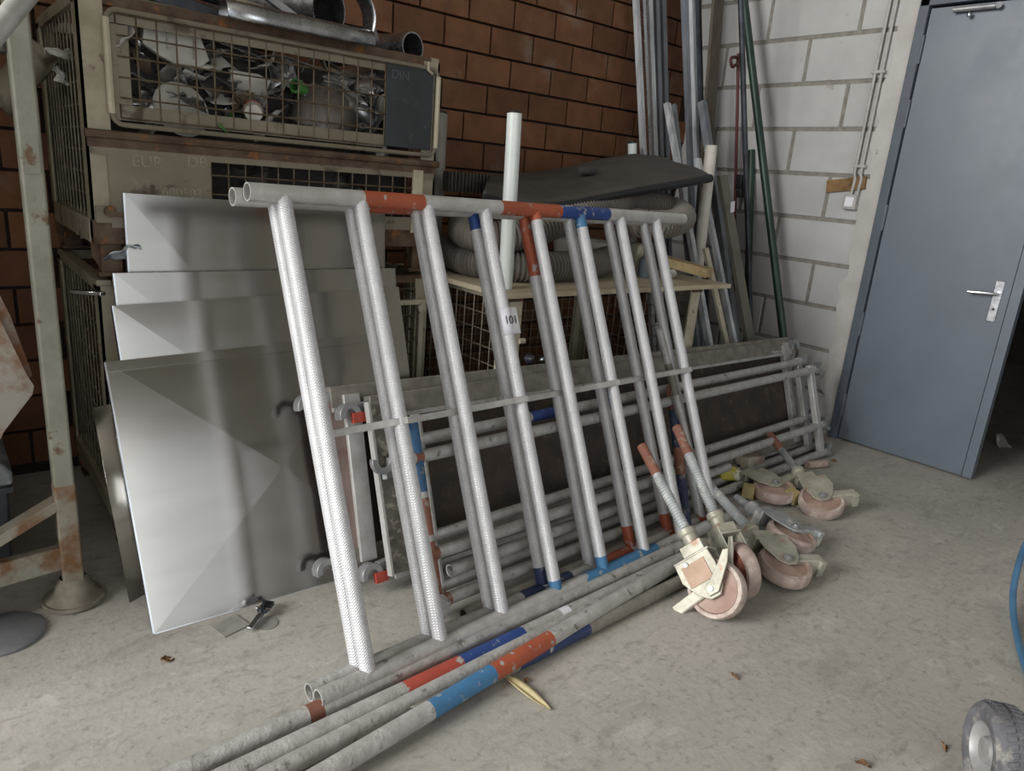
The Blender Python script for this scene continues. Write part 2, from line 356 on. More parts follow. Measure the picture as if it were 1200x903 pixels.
# hall shell out of the picture: ceiling, the other side and the dark room behind the doorway
single('ceiling', MB().box((.7, -1.3, 5.6), (15.6, 9.6, .12)), HALL, 'pale hall ceiling high above the store corner', 'ceiling', kind='structure')
single('wall_front', MB().box((-4.3, -6.1, 2.75), (5.6, .15, 5.7)).box((3.6, -6.1, 2.75), (1.4, .15, 5.7)).box((.7, -6.1, 4.8), (4.4, .15, 1.6)), HALL, 'pale hall wall with a wide gate behind the camera', 'wall', kind='structure')
single('wall_left', MB().box((-7.0, -5.3, 2.75), (.15, 1.6, 5.7)).box((-7.0, -.5, 5.3), (.15, 8.0, .6)), HALL, 'pale hall wall with an open gate on the left', 'wall', kind='structure')
dr = MB().box((8.4, 1, 1.6), (.12, 7, 3.2)).box((6.4, 4.2, 1.6), (4.2, .12, 3.2)).box((6.4, -2.4, 1.6), (4.2, .12, 3.2)).box((6.4, 1, 3.2), (4.2, 7, .1))
single('wall_dark_room', dr, DARKWALL, 'dark walls of the unlit room behind the doorway', 'wall', kind='structure')

# door: frame, leaf, handle, hinges, stay bar
dw = thing('door_1', 'blue grey steel door in the white block wall', 'door', (XW, DY0, 0)); dw['kind'] = 'structure'
fm = MB().box((XW+.03, DY0-.022, DZ/2), (.1, .05, DZ)).box((XW+.03, (DY0+DY1)/2, DZ-.025), (.1, DY0-DY1, .05)).box((XW+.03, DY1+.022, DZ/2), (.1, .05, DZ))
part('door_frame', fm, DOORF, dw, bevel=.003)
hy = DY0-.052; ang = math.radians(3.0)
def lf(x, y, z): # leaf coordinates: x out of the face, y along from the hinge
    return V((XW+.0+math.sin(ang)*y+math.cos(ang)*x, hy-math.cos(ang)*y+math.sin(ang)*x, z))
def leafbox(mb, x0, x1, y0, y1, z0, z1):
    vs = [lf(x, y, z) for z in (z0, z1) for y in (y0, y1) for x in (x0, x1)]
    return mb.add(vs, [(0, 2, 3, 1), (4, 5, 7, 6), (0, 1, 5, 4), (2, 6, 7, 3), (0, 4, 6, 2), (1, 3, 7, 5)])
WL = .735
leaf = part('door_leaf', leafbox(MB(), 0, .045, 0, WL-.05, .012, DZ-.06), DOORM, dw, bevel=.002)
part('edge_strip', leafbox(MB(), -.004, .05, WL-.048, WL, .012, DZ-.06), DOORM, leaf, bevel=.002)
for zz in (.22, .72, 1.33, 1.88, 2.2):
    part('hinge', MB().tube([lf(-.008, -.006, zz-.07), lf(-.008, -.006, zz+.07)], .009, 8), DOORF, dw)
pz = leafbox(MB(), -.006, .002, WL-.125, WL-.085, .86, 1.07)
hp = part('handle_plate', pz, STEEL, leaf, label='brushed steel handle plate', bevel=.002)
part('door_handle', MB().tube([lf(0, WL-.105, 1.005), lf(-.045, WL-.105, 1.005), lf(-.05, WL-.12, 1.004), lf(-.05, WL-.23, .998)], [.008, .008, .0085, .0075], 8), STEEL, leaf, label='steel lever handle')
part('keyhole', MB().tube([lf(-.0085, WL-.105, .925), lf(0, WL-.105, .925)], .007, 10), STEEL_DARK, leaf)
st = part('stay_bar', MB().tube([lf(-.03, .12, DZ-.085), lf(-.03, .31, DZ-.085)], .013, 10), STEEL_DULL, leaf, label='dull steel door stay bar')
part('knob', MB().lathe([(0, -.012), (.009, -.01), (.012, 0), (.009, .01), (0, .012)], lf(-.035, .2, DZ-.115), (0, 0, 1), 10).tube([lf(0, .31, DZ-.085), lf(-.04, .325, DZ-.085)], .015, 8), STEEL, leaf)

# ------------------------------------------------------------------ two ladder frames leaning side by side
FB = V((.998, .062, -.012)).normalized()
FRR = V((-.013, .398, .917)); FRR = (FRR-FB*FRR.dot(FB)).normalized()
FN = FB.cross(FRR).normalized()           # FB x FRR points to the near side / up; flip so that it points to the camera
if FN.y > 0: FN = -FN
FO = V((.805, 1.465, .050)); SP, RL = .243, 1.342
def band_tube(mb, a, d, t0, t1, r, bands, n=14, hollow=.004):
    """tube from a+d*t0 to a+d*t1, bands = [(t0,t1,material index)]"""
    cuts = sorted({t0, t1, *[b[0] for b in bands], *[b[1] for b in bands]})
    ms = []
    for u, v in zip(cuts[:-1], cuts[1:]):
        k = 0
        for b in bands:
            if b[0] <= (u+v)/2 <= b[1]: k = b[2]
        ms.append(k)
    return mb.tube([a+d*t for t in cuts], r, n, hollow=hollow, mats=ms)
def ladder_frame(org, label, top_b, bot_b, rung_b, mid, t0, FB=FB, FRR=FRR, FN=FN):
    t = thing('ladder_frame', label, 'scaffold frame', org, 'aluminium ladder frames leaning on the clutter')
    mats = [ALU, ORANGE, BLUE, LBLUE, NAVY, RED, ALU_DIRTY]
    part('top_tube', band_tube(MB(), org+FRR*RL, FB, t0, t0+2.01, .0255, top_b), mats, t)
    part('bottom_tube', band_tube(MB(), org, FB, t0, t0+2.01, .0255, bot_b), mats, t)
    for i in range(8):
        bs = rung_b.get(i, [])
        mb = MB(); band_tube(mb, org+FB*SP*i, FRR, .015, RL-.01, .0222, bs, 14, 0)
        rg = part('rung', mb, [RUNG, ORANGE, BLUE, LBLUE, NAVY, RED, ALU_DIRTY], t)
    for i, j in mid:
        h = .665
        a = org+FB*(SP*i+.03)+FRR*h-FN*.105; b = org+FB*(SP*j+.014)+FRR*h+FN*.022
        part('cross_bar', MB().bar(a, b, .022, .018, FN), ALU_DIRTY, t, bevel=.002)
    return t
def rung_mat():
    m = mat('knurled_rung', s('dadbdd'), s('cccdd0'), 14, .38, .3)
    nt = m.node_tree; N = nt.nodes; L = nt.links; b = N['Principled BSDF']
    g = N.new('ShaderNodeNewGeometry'); bp = N.new('ShaderNodeBump'); bp.inputs['Strength'].default_value = .5; bp.inputs['Distance'].default_value = .003
    w1 = N.new('ShaderNodeTexWave'); w1.inputs['Scale'].default_value = 62; w1.bands_direction = 'DIAGONAL'
    mp = N.new('ShaderNodeMapping'); mp.inputs['Scale'].default_value = (-1, 1, 1); w2 = N.new('ShaderNodeTexWave'); w2.inputs['Scale'].default_value = 62; w2.bands_direction = 'DIAGONAL'
    L.new(g.outputs['Position'], w1.inputs[0]); L.new(g.outputs['Position'], mp.inputs[0]); L.new(mp.outputs[0], w2.inputs[0])
    mx = N.new('ShaderNodeMath'); mx.operation = 'MAXIMUM'; L.new(w1.outputs['Fac'], mx.inputs[0]); L.new(w2.outputs['Fac'], mx.inputs[1])
    L.new(mx.outputs[0], bp.inputs['Height']); L.new(bp.outputs[0], b.inputs['Normal'])
    return m
RUNG = rung_mat()
fa = ladder_frame(FO, 'aluminium ladder frame in front with orange and blue bands, paper tag on fourth rung',
    [(.25, .47, 1), (.80, 1.10, 1), (1.10, 1.38, 2)], [(.86, 1.28, 3), (1.28, 1.4, 6), (-.15, .3, 6)], {4: [(.0, .06, 3), (1.30, 1.34, 1)], 3: [(0, .045, 3)], 5: [(1.28, 1.34, 3)]},
    [(0, 1), (1, 3), (3, 5), (5, 7)], -.10)
FB2 = V((.9976, .068, -.0115)).normalized(); FR2 = V((-.011, .3935, .919)); FR2 = (FR2-FB2*FR2.dot(FB2)).normalized()
OB = FO-FN*.0515+FB*.004+V((0, .012, 0))
fb = ladder_frame(OB, 'aluminium ladder frame close behind the front ladder frame, orange and navy bottom bands',
    [(.3, .46, 1)], [(.62, .86, 4), (.98, 1.2, 1), (1.44, 1.56, 1), (1.66, 1.82, 1), (-.15, .6, 6)], {3: [(1.27, 1.34, 2), (.02, .08, 4)], 4: [(1.1, 1.34, 1)], 5: [(.02, .1, 1)], 6: [(.02, .09, 1)]}, [], -.12, FB2, FR2, FN)
# paper tag 101 taped round the fourth rung
tc = FO+FB*SP*3+FRR*(RL-.405)
tg = thing('paper_tag', 'white paper tag reading 101 taped to the front ladder rung', 'tag', tc)
ex = FB; ey = FRR
tb = MB()
def tagpt(u, v):
    a = (u-.42)*3.0
    if u < .62: p = ex*(math.sin(a)*.0245)+FN*(math.cos(a)*.0245)
    else:
        a0 = (.62-.42)*3.0; p = ex*(math.sin(a0)*.0245+(u-.62)*.09)+FN*(math.cos(a0)*.0245-(u-.62)*.014)
    return tc+p+ey*((v-.5)*.092)
tb.grid(tagpt, 16, 2)
tp = part('paper', tb, PAPER, tg, solid=.0006)
text('printed_number', '101', .040, frame_M(tc+FN*.0268+ex*.004, ex, ey, FN), INK, tg, .0006)

# ------------------------------------------------------------------ loose long tubes on the floor in front
def floor_tube(name, a, b, r, bands, mats, label, group='long scaffold tubes lying on the floor'):
    a = V(a); b = V(b); d = (b-a); L_ = d.length; d.normalize()
    bb = []
    for (x0, x1, k) in bands: bb.append(((x0-a.x)/d.x, (x1-a.x)/d.x, k))
    mb = band_tube(MB(), a, d, 0, L_, r, bb, 14)
    # broken, slightly wavy tube surface is left to the material; the open ends are real
    return single(name, mb, mats, label, 'tube', group)
TM = [ALU_DIRTY, RED, BLUE, LBLUE, ORANGE, ALU_DARK, PAPER]
def on(x, y, z=.026): return atz(x, y, z)
floor_tube('scaffold_tube', V((-.25, 1.407, .026)), V((2.20, 1.512, .026)), .0255, [(.62, .66, 4)], [ALU_DIRTY, RED, BLUE, LBLUE, RUST_ORANGE, ALU_DARK], 'cement grey scaffold tube against the foot of the front ladder frame')
floor_tube('scaffold_tube', V((-.2, 1.333, .026)), V((2.22, 1.452, .027)), .0265, [(.87, 1.06, 1), (1.06, 1.30, 2), (1.46, 1.5, 6)], TM, 'scaffold tube with a red and a dark blue band')
floor_tube('scaffold_tube', V((-.15, 1.268, .025)), V((1.62, 1.400, .025)), .0245, [], TM, 'plain grey scaffold tube between the two colour banded tubes')
floor_tube('scaffold_tube', V((-.1, 1.163, .03)), V((2.19, 1.425, .055)), .0255, [(.88, 1.10, 3), (1.10, 1.34, 4), (1.34, 1.42, 0)], TM, 'front scaffold tube with a light blue and an orange band')
floor_tube('scaffold_tube', V((.85, 1.300, .024)), V((2.2, 1.358, .024)), .0225, [(1.2, 1.5, 2)], [ALU_DARK, RED, NAVY], 'dark scaffold tube lying lowest at the near edge of the heap')

# ------------------------------------------------------------------ scaffold platforms standing on edge behind the frames
def claw(mb, P, dirx, up, nrm, k=1.0, mi=0, th=.03):
    """C shaped hook: opening downwards in the (dirx, up) plane"""
    poly = []
    R, r = .040*k, .019*k
    for i in range(13):
        a = math.radians(-20+i*(220/12)); poly.append((R*math.cos(a), R*math.sin(a)))
    for i in range(13):
        a = math.radians(200-i*(220/12)); poly.append((r*math.cos(a), r*math.sin(a)))
    mb.prism(poly, P-nrm*(th/2), dirx, up, nrm, th, mi)
def platform(name, label, BL, u, v, Lh, Ht, rail, deckm, clip):
    u = V(u).normalized(); v = V(v); v = (v-u*v.dot(u)).normalized(); n = u.cross(v).normalized()
    if n.y > 0: n = -n          # towards the viewer
    t = thing(name, label, 'scaffold platform', BL, 'scaffold platforms standing on edge')
    BL = V(BL)
    for h in (rail/2, Ht-rail/2):
        a = BL+v*h
        r_ = part('rail', MB().bar(a+u*.03, a+u*(Lh-.03), rail, .045, n), ALU_DARK, t, bevel=.003)
        part('flange', MB().bar(a+u*.03-v*(rail*.42)+n*.026, a+u*(Lh-.03)-v*(rail*.42)+n*.026, rail*.17, .014, n), ALU_DIRTY, r_)
        for e in (0, 1):
            P = a+u*(-.045 if e == 0 else Lh+.045)-v*.012
            mb = MB(); claw(mb, P, u*(-1 if e == 0 else 1), v, n, 1.0, 0, .045); mb.bar(P+u*(.03 if e == 0 else -.03)+v*.015, a+u*(.06 if e == 0 else Lh-.06)+v*.01, .04, .03, n)
            h_ = part('hook', mb, STEEL_DULL, t, bevel=.002)
            if clip and e == 0:
                part('clip', MB().bar(P+u*.05-v*.012+n*.018, P+u*.005-v*.012+n*.018, .034, .02, n).bar(P+u*.07-v*.01+n*.018, P+u*.09-v*.01+n*.018, .02, .02, n), CLIPRED, h_, label='red plastic locking clip')
    part('deck', MB().bar(BL+u*.05+v*Ht/2-n*.006, BL+u*(Lh-.05)+v*Ht/2-n*.006, Ht-rail*1.6, .012, n), PLY, t)
    for q, (wd, m) in ((.10, (.06, ALU)), (Lh-.09, (.06, ALU_DIRTY))):
        part('end_beam', MB().bar(BL+u*q+v*.03+n*.02, BL+u*q+v*(Ht-.03)+n*.02, wd, .03, n), m, t, bevel=.003)
    for q in (.33, .66):
        part('cross_member', MB().bar(BL+u*(Lh*q)+v*.06-n*.035, BL+u*(Lh*q)+v*(Ht-.06)-n*.035, .04, .04, n), ALU_DARK, t)
    return t, u, v, n
P1, u1, v1, n1 = platform('scaffold_platform', 'rear scaffold platform with dark plywood deck and grey side rails', (.955, 1.96, .055), (1, .012, -.016), (0, .30, .95), 2.95, .63, .085, PLY, False)
part('deck_end', MB().bar(V((.955, 1.96, .055))+u1*.045+v1*.05+n1*.012, V((.955, 1.96, .055))+u1*.045+v1*.58+n1*.012, .085, .014, n1), PLY_EDGE, P1)
P2, u2, v2, n2 = platform('scaffold_platform', 'front scaffold platform with mottled end beam and red locking clips', (1.075, 1.875, .045), (1, .032, -.012), (0, .34, .94), 2.82, .62, .085, PLY, True)
B2 = V((1.075, 1.875, .045))
eb = part('end_beam', MB().bar(B2+u2*.045+v2*.02+n2*.045, B2+u2*.045+v2*.60+n2*.045, .085, .012, n2), mat('mottled_beam', s('8d8880'), s('6a655e'), 22, .7, .2, c3=s('b9b3a6'), scale3=30, lo3=.55, hi3=.65), P2, bevel=.002)
part('beam_edge', MB().bar(B2+u2*.0+v2*.02+n2*.055, B2+u2*.0+v2*.60+n2*.055, .008, .03, n2).bar(B2+u2*.09+v2*.02+n2*.055, B2+u2*.09+v2*.60+n2*.055, .008, .03, n2), ALU, eb)
part('hook', (lambda m: (claw(m, B2+u2*.01+v2*.40+n2*.085, -u2, v2*-1, n2, 1.05, 0, .022), m.bar(B2+u2*.01+v2*.36+n2*.085, B2+u2*.06+v2*.36+n2*.06, .04, .02, n2))[-1])(MB()), STEEL_DULL, P2, bevel=.002)

# ------------------------------------------------------------------ guard rail frames in front of the platforms
def guard_frame(label, BL, BR, lean, Ht, bands_l, mids, foot):
    BL = V(BL); BR = V(BR); u = (BR-BL).normalized(); Lh = (BR-BL).length; v = V(lean); v = (v-u*v.dot(u)).normalized(); n = u.cross(v).normalized()
    if n.y > 0: n = -n
    t = thing('guardrail_frame', label, 'guardrail', BL, 'guardrail frames stacked on edge behind the ladders')
    M_ = [ALU_DIRTY, RUST_ORANGE, BLUE, WORN_BLUE, NAVY, ALU_DARK, RUST_ORANGE]
    for h, bs in mids:
        part('rail', band_tube(MB(), BL+v*h, u, -.02, Lh, .021, bs, 12), M_, t)
    part('end_post', band_tube(MB(), BL+u*.015, v, -.03, Ht+.06, .018, bands_l, 12), M_, t)
    part('end_post', MB().bar(BL+u*(Lh-.06), BL+u*(Lh-.06)+v*Ht, .045, .03, n), ALU, t, bevel=.003)
    for h, bs in mids:
        mb = MB(); claw(mb, BL+v*h+u*(Lh+.045), v, u*-1, n, 1.0, 0, .035); mb.bar(BL+v*h+u*(Lh-.03), BL+v*h+u*(Lh+.02), .045, .04, n)
        part('coupler', mb, STEEL_DULL, t, bevel=.002)
        if foot and h == 0:
            mb = MB(); claw(mb, BL+v*h-u*.03+n*.04, v, u, n, 1.0, 0, .05); mb.box(BL+v*h+n*.04, (.04, .05, .05))
            part('coupler', mb, ALU_DIRTY, t, bevel=.003)
    return t
guard_frame('guardrail frame with a blue and orange painted end post nearest the ladders', (1.135, 1.655, .055), (3.86, 1.80, .03), (0, .33, .94), .50,
    [(.36, .58, 3), (.02, .34, 6), (.2, .22, 0)], [(.0, [(0, .06, 6)]), (.155, [(0, .04, 1)]), (.47, [(0, .03, 1)])], True)
guard_frame('guardrail frame with a light blue patch on its top rail behind the painted one', (1.195, 1.735, .05), (3.88, 1.885, .03), (0, .33, .94), .52,
    [(.0, .5, 0)], [(.0, []), (.17, []), (.495, [(.52, .72, 2), (.9, 1.0, 3)])], False)
# a few more tubes lying between
for k, (x0, y0, x1, y1, z, lab, m) in enumerate([(1.21, 1.595, 2.75, 1.668, .022, 'dark dusty tube on the floor just behind the rear ladder frame', ALU_DARK), (1.22, 1.70, 2.9, 1.80, .125, 'grey tube resting on the guardrail frames low down', ALU_DIRTY),
        (1.3, 1.80, 3.1, 1.87, .022, 'dark tube on the floor under the platforms', ALU_DARK)]):
    single('scaffold_tube', MB().tube([V((x0, y0, z)), V((x1, y1, z))], .0215, 12, hollow=.004), m, lab, 'tube', 'tubes between the leaning frames')
# painted short upright between platforms (orange / navy)
a = aty(786, 452, 1.93); b = atz(806, 628, .03)
single('painted_post', band_tube(MB(), a, (b-a).normalized(), 0, (b-a).length, .021, [(0, .12, 1), (.12, .3, 2), (.3, .42, 1)], 12), [NAVY_DK, RUST_ORANGE, NAVY_DK], 'orange and navy painted post upright behind the last rung', 'post')
a = aty(772, 385, 1.98); b = aty(812, 540, 1.72)
single('steel_post', band_tube(MB(), a, (b-a).normalized(), 0, (b-a).length, .017, [(.16, .3, 1)], 12), [ALU_DIRTY, ALU_DARK], 'scuffed steel tube leaning behind the last ladder rung', 'tube')

# ------------------------------------------------------------------ wire mesh containers
def wire_panel(mb, o, ex, ey, w, h, step, r=.0024):
    o, ex, ey = V(o), V(ex), V(ey)
    nx = max(1, round(w/step)); ny = max(1, round(h/step))
    for i in range(nx+1):
        p = o+ex*(w*i/nx); mb.tube([p, p+ey*h], r, 4, caps=False)
    n = ex.cross(ey).normalized()*r*1.6
    for j in range(ny+1):
        p = o+ey*(h*j/ny)+n; mb.tube([p, p+ex*w], r, 4, caps=False)
    return mb
def round_frame(mb, o, ex, ey, w, h, r, cr=.03):
    o, ex, ey = V(o), V(ex), V(ey); pts = []
    for cx, cy, a0 in ((w-cr, h-cr, 0), (cr, h-cr, 90), (cr, cr, 180), (w-cr, cr, 270)):
        for q in range(5):
            a = math.radians(a0+q*22.5); pts.append(o+ex*(cx+cr*math.cos(a))+ey*(cy+cr*math.sin(a)))
    return mb.tube(pts, r, 8, closed=True)
def container(label, x0, y0, z0, Hc=.97, front=True, post=CREAM, wire=WIRE, open_front=False):
    W, D = 1.24, .835; X, Y, Z = V((1, 0, 0)), V((0, 1, 0)), V((0, 0, 1))
    t = thing('mesh_container', label, 'container', (x0+W/2, y0+D/2, z0), 'wire mesh containers'); O = V((x0, y0, z0))
    zb = z0+.12; zt = z0+Hc-.015
    for cx, sx in ((x0, 1), (x0+W, -1)):
        for cy, sy in ((y0, 1), (y0+D, -1)):
            mb = MB().box((cx+sx*.004, cy+sy*.035, (zb+zt)/2), (.008, .07, zt-zb)).box((cx+sx*.035, cy+sy*.004, (zb+zt)/2), (.07, .008, zt-zb))
            part('corner_post', mb, post, t)
            fm = MB().prism([(0, 0), (.10, 0), (.075, -.075), (.055, -.115), (.03, -.115), (.0, -.06)], (cx, cy+sy*.05 if sy > 0 else cy-.05, zb), X*sx, Z, Y*(.01 if sy > 0 else -.01)/.01, .02)
            fm.box((cx+sx*.055, cy+sy*.055, z0+.006), (.09, .09, .012)).box((cx+sx*.05, cy+sy*.05, z0+.06), (.06, .06, .11))
            part('foot', fm, RUSTY, t)
    # base rails, floor, top rim
    part('base_rail', MB().box((x0+W/2, y0+.02, zb+.02), (W, .045, .075)), RUSTY, t, bevel=.003)
    part('base_rail', MB().box((x0+W/2, y0+D-.02, zb+.02), (W, .045, .075)), RUSTY, t)
    part('base_rail', MB().box((x0+.02, y0+D/2, zb+.02), (.045, D-.09, .075)), post, t, bevel=.003)
    part('base_rail', MB().box((x0+W-.02, y0+D/2, zb+.02), (.045, D-.09, .075)), post, t)
    part('floor_plate', MB().box((x0+W/2, y0+D/2, zb+.01), (W-.09, D-.09, .02)), RUSTY, t)
    part('top_rim', MB().box((x0+.02, y0+D/2, zt), (.04, D-.02, .035)), post, t); part('top_rim', MB().box((x0+W-.02, y0+D/2, zt), (.04, D-.02, .035)), post, t)
    part('top_rim', MB().box((x0+W/2, y0+D-.02, zt), (W-.08, .04, .035)), post, t)
    if not open_front: part('top_rim', MB().box((x0+W/2, y0+.02, zt), (W-.08, .035, .03)), RUSTY, t)
    h = zt-zb-.08
    part('side_mesh', wire_panel(MB(), (x0+.012, y0+.06, zb+.06), Y, Z, D-.12, h, .068, .003), WIRE_LT, t, kind='stuff')
    part('side_mesh', wire_panel(MB(), (x0+W-.012, y0+.06, zb+.06), Y, Z, D-.12, h, .056), wire, t, kind='stuff')
    part('back_mesh', wire_panel(MB(), (x0+.06, y0+D-.012, zb+.06), X, Z, W-.12, h, .056), wire, t, kind='stuff')
    return t, zb, zt
# --- the upper one, with its two front flaps
x0, y0, z0 = .41, 2.576, .97; X, Z = V((1, 0, 0)), V((0, 0, 1))
up_c, zb, zt = container('upper cream wire mesh container full of metal scrap', x0, y0, z0, .825)
zs = 1.415
# upper flap
fl_ = part('flap', round_frame(MB(), (x0+.075, y0-.012, zs+.02), X, Z, 1.15, .32, .008), KHAKI, up_c, label='upper front flap with wire mesh and black board')
part('flap_side', MB().tube([(x0+.073, y0-.014, zs+.05), (x0+.073, y0-.014, zs+.315)], .0105, 8), CREAM_LT, fl_)
part('flap_side', MB().tube([(x0+1.227, y0-.014, zs+.05), (x0+1.227, y0-.014, zs+.315)], .0105, 8), CREAM_LT, fl_)
part('flap_wire', wire_panel(MB(), (x0+.10, y0-.004, zs+.04), X, Z, .90, .29, .0555, .0027), WIRE, fl_, kind='stuff')
part('flap_strip', MB().box((x0+.545, y0-.002, zs+.056), (.93, .004, .045)).box((x0+.545, y0-.002, zs+.322), (.93, .004, .035)).box((x0+.105, y0-.0045, zs+.19), (.055, .004, .222)), KHAKI, fl_)
bb = part('black_board', MB().box((x0+1.10, y0-.016, zs+.185), (.205, .006, .292)), BOARDBLK, fl_, label='black chalk board plate on the flap', bevel=.002)
text('plate_letters', 'DIN', .045, frame_M((x0+1.055, y0-.0195, zs+.295), X, Z, -V((0, 1, 0))), mat('board_letter', s('4d5155'), None, 5, .6, rvar=0), bb, .001)
part('latch', MB().tube([(x0+1.17, y0-.03, zs+.36), (x0+1.17, y0-.03, zs+.33), (x0+1.19, y0-.03, zs+.32)], .006, 6), CREAM, fl_)
# seam rail and lower flap
part('seam_rail', MB().tube([(x0-.004, y0-.014, zs-.012), (x0+1.245, y0-.014, zs-.012)], .013, 8).box((x0+.62, y0-.004, zs-.035), (1.235, .012, .03)), RUSTY, up_c)
fl2 = part('flap', MB().box((x0+.62, y0-.004, zb+.075), (1.22, .012, .05)).box((x0+.62, y0-.004, zs-.06), (1.22, .012, .02)), KHAKI, up_c, label='lower front flap with stamped khaki plate')
part('flap_wire', wire_panel(MB(), (x0+.36, y0-.002, zb+.09), X, Z, .80, zs-.05-zb-.09, .0555, .0027), WIRE, fl2, kind='stuff')
part('flap_plate', MB().box((x0+.205, y0-.006, (zb+zs)/2-.0), (.305, .006, zs-zb-.07)), KHAKI, fl2)
part('flap_plate', MB().box((x0+1.155, y0-.008, (zb+zs)/2), (.045, .008, zs-zb-.08)), CREAM_LT, fl2)
EMB = mat('embossed_letter', s('989080'), s('7d7565'), 30, .5, .2)
for body, sz, dx, dz in (('EUR', .05, .165, -.085), ('DB', .05, .315, -.075), ('Y', .05, .13, -.155), ('\u00b7', .05, .10, -.15), ('680503', .042, .265, -.175)):
    text('stamped_letters', body, sz, frame_M((x0+dx, y0-.0095, zs+dz), X, Z, -V((0, 1, 0))), EMB, fl2, .0012)
part('bolt_rod', MB().tube([(x0+.05, y0-.02, zb+.075), (x0+.16, y0-.02, zb+.075)], .006, 6).lathe([(0, -.01), (.018, -.008), (.018, .008), (0, .01)], (x0+.05, y0-.018, zb+.085), (0, 1, 0), 12), RUSTY, fl2)
part('bolt_rod', MB().tube([(x0+.9, y0-.02, zb+.115), (x0+1.16, y0-.02, zb+.115)], .005, 6), RUSTY, fl2)
# --- lower one, hidden behind the leaning sheets save for its left side and right post
lo_c, zb2, zt2 = container('lower cream wire mesh container behind the leaning sheet metal', x0, y0, 0.0, .955)
part('front_mesh', wire_panel(MB(), (x0+.07, y0-.002, .18), X, Z, 1.1, .72, .056), WIRE, lo_c, kind='stuff')
part('hinge_rod', MB().bar((x0+1.19, y0-.02, .14), (x0+1.19, y0-.02, .80), .022, .012, (0, 1, 0)).box((x0+1.16, y0-.01, .845), (.16, .02, .02)).lathe([(0, -.01), (.02, -.008), (.02, .008), (0, .01)], (x0+1.19, y0-.025, .82), (0, 1, 0), 12), CREAM_LT, lo_c)
# --- third container under the board, open at the front
CX3, CY3, CH3 = 1.80, 2.215, .922
c3, zb3, zt3 = container('pale wire mesh container under the white board, open at the front', CX3, CY3, 0, CH3, post=CREAM_LT, wire=WIRE_LT, open_front=True)
part('post_cap', MB().box((CX3+.03, CY3+.03, CH3-.012), (.075, .075, .022)), RUSTY, c3); part('post_cap', MB().box((CX3+1.21, CY3+.03, CH3-.012), (.075, .075, .022)), RUSTY, c3)
part('latch_knob', MB().lathe([(0, -.02), (.012, -.018), (.012, .01), (0, .012)], (CX3+.085, CY3, CH3-.19), (1, 0, 0), 10), CREAM_LT, c3)

# ------------------------------------------------------------------ scrap inside the upper container and on top of it
def crumple(P, size, seed, flat=.5, asp=1.0, n=6, amp=.35):
    rn = random.Random(seed); R = Matrix.Rotation(rn.uniform(0, 6.3), 3, 'Z') @ Matrix.Rotation(rn.uniform(-1.1, 1.1), 3, 'X') @ Matrix.Rotation(rn.uniform(-1, 1), 3, 'Y'); mb = MB()
    def fn(u, v):
        p = V(((u-.5)*size, (v-.5)*size*asp, 0)); q = V((u*2.2+seed*3.1, v*2.2, seed*1.7))
        p += V((noise.noise(q), noise.noise(q+V((9, 0, 0))), noise.noise(q+V((0, 9, 0)))))*size*amp
        return V(P)+R @ p
    return mb.grid(fn, n, n)
def strip(P, Q, wdt, seed, bend=.04, n=10):
    P, Q = V(P), V(Q); rn = random.Random(seed); d = (Q-P).normalized(); side = d.cross(V((rn.uniform(-.4, .4), rn.uniform(-1, 1), 1))).normalized(); mb = MB()
    nn = side.cross(d)
    def fn(u, v): return P.lerp(Q, u)+side*((v-.5)*wdt)+nn*math.sin(u*math.pi*rn_k)*bend+V((0, 0, 1))*noise.noise(V((u*3, seed, 0)))*bend
    rn_k = rn.choice((1, 1.5, 2))
    return mb.grid(fn, n, 1)
rs = random.Random(21)
def where(x, z):
    f = (x-x0)/1.24
    col = 'near the left post' if f < .2 else 'below the ribbed tray' if f < .38 else 'above the round disc' if f < .52 and z > 1.56 else 'beside the round disc' if f < .52 else 'left of the grey bag' if f < .68 else 'by the grey bag' if f < .82 else 'next to the black board'
    return ('high up ' if z > 1.63 else 'halfway up ' if z > 1.53 else 'low down ')+col if z > 1.4 else 'behind the lower flap '+('beside the stamped plate' if f < .5 else 'in the middle' if f < .7 else 'near the right post')
xa, xb, yf = x0+.10, x0+1.02, y0+.03
names = [('crumpled bright metal scrap', 0), ('crumpled dull grey scrap', 1), ('dark crumpled scrap', 2), ('off white plastic scrap', 3), ('brown dirty scrap', 4)]
shape = lambda q, a: ('small ' if q < .10 else 'large ' if q > .14 else '')+('narrow ' if a < .65 else '')
grp = ['bright metal offcuts in the container', 'dull metal offcuts in the container', 'dark scrap in the container', 'white scrap in the container', 'brown scrap in the container']
for i in range(84):
    k = rs.choice((0, 0, 0, 1, 1, 1, 3, 3, 4))
    px_, pz_ = rs.uniform(xa+.05, xb+.05), rs.uniform(1.46, 1.70)
    py_ = yf+.04+rs.uniform(0, .10)+max(0, (pz_-1.5))*.3
    sz_, as_ = rs.uniform(.07, .17), rs.uniform(.5, 1)
    single('scrap_offcut', crumple((px_, py_, pz_), sz_, i, asp=as_, amp=.3), SCRAP[k], shape(sz_, as_)+names[k][0]+' '+where(px_, pz_), 'scrap', grp[k], solid=.0012)
for i in range(24):
    k = rs.choice((1, 2, 2, 4))
    px_, pz_, sz_ = rs.uniform(x0+.42, x0+1.12), rs.uniform(1.14, 1.36), rs.uniform(.08, .2)
    single('scrap_offcut', crumple((px_, yf+.07+rs.uniform(0, .15), pz_), sz_, 200+i, asp=.6, amp=.3), SCRAP[k], shape(sz_, .8)+names[k][0]+' '+where(px_, pz_), 'scrap', grp[k], solid=.0012)
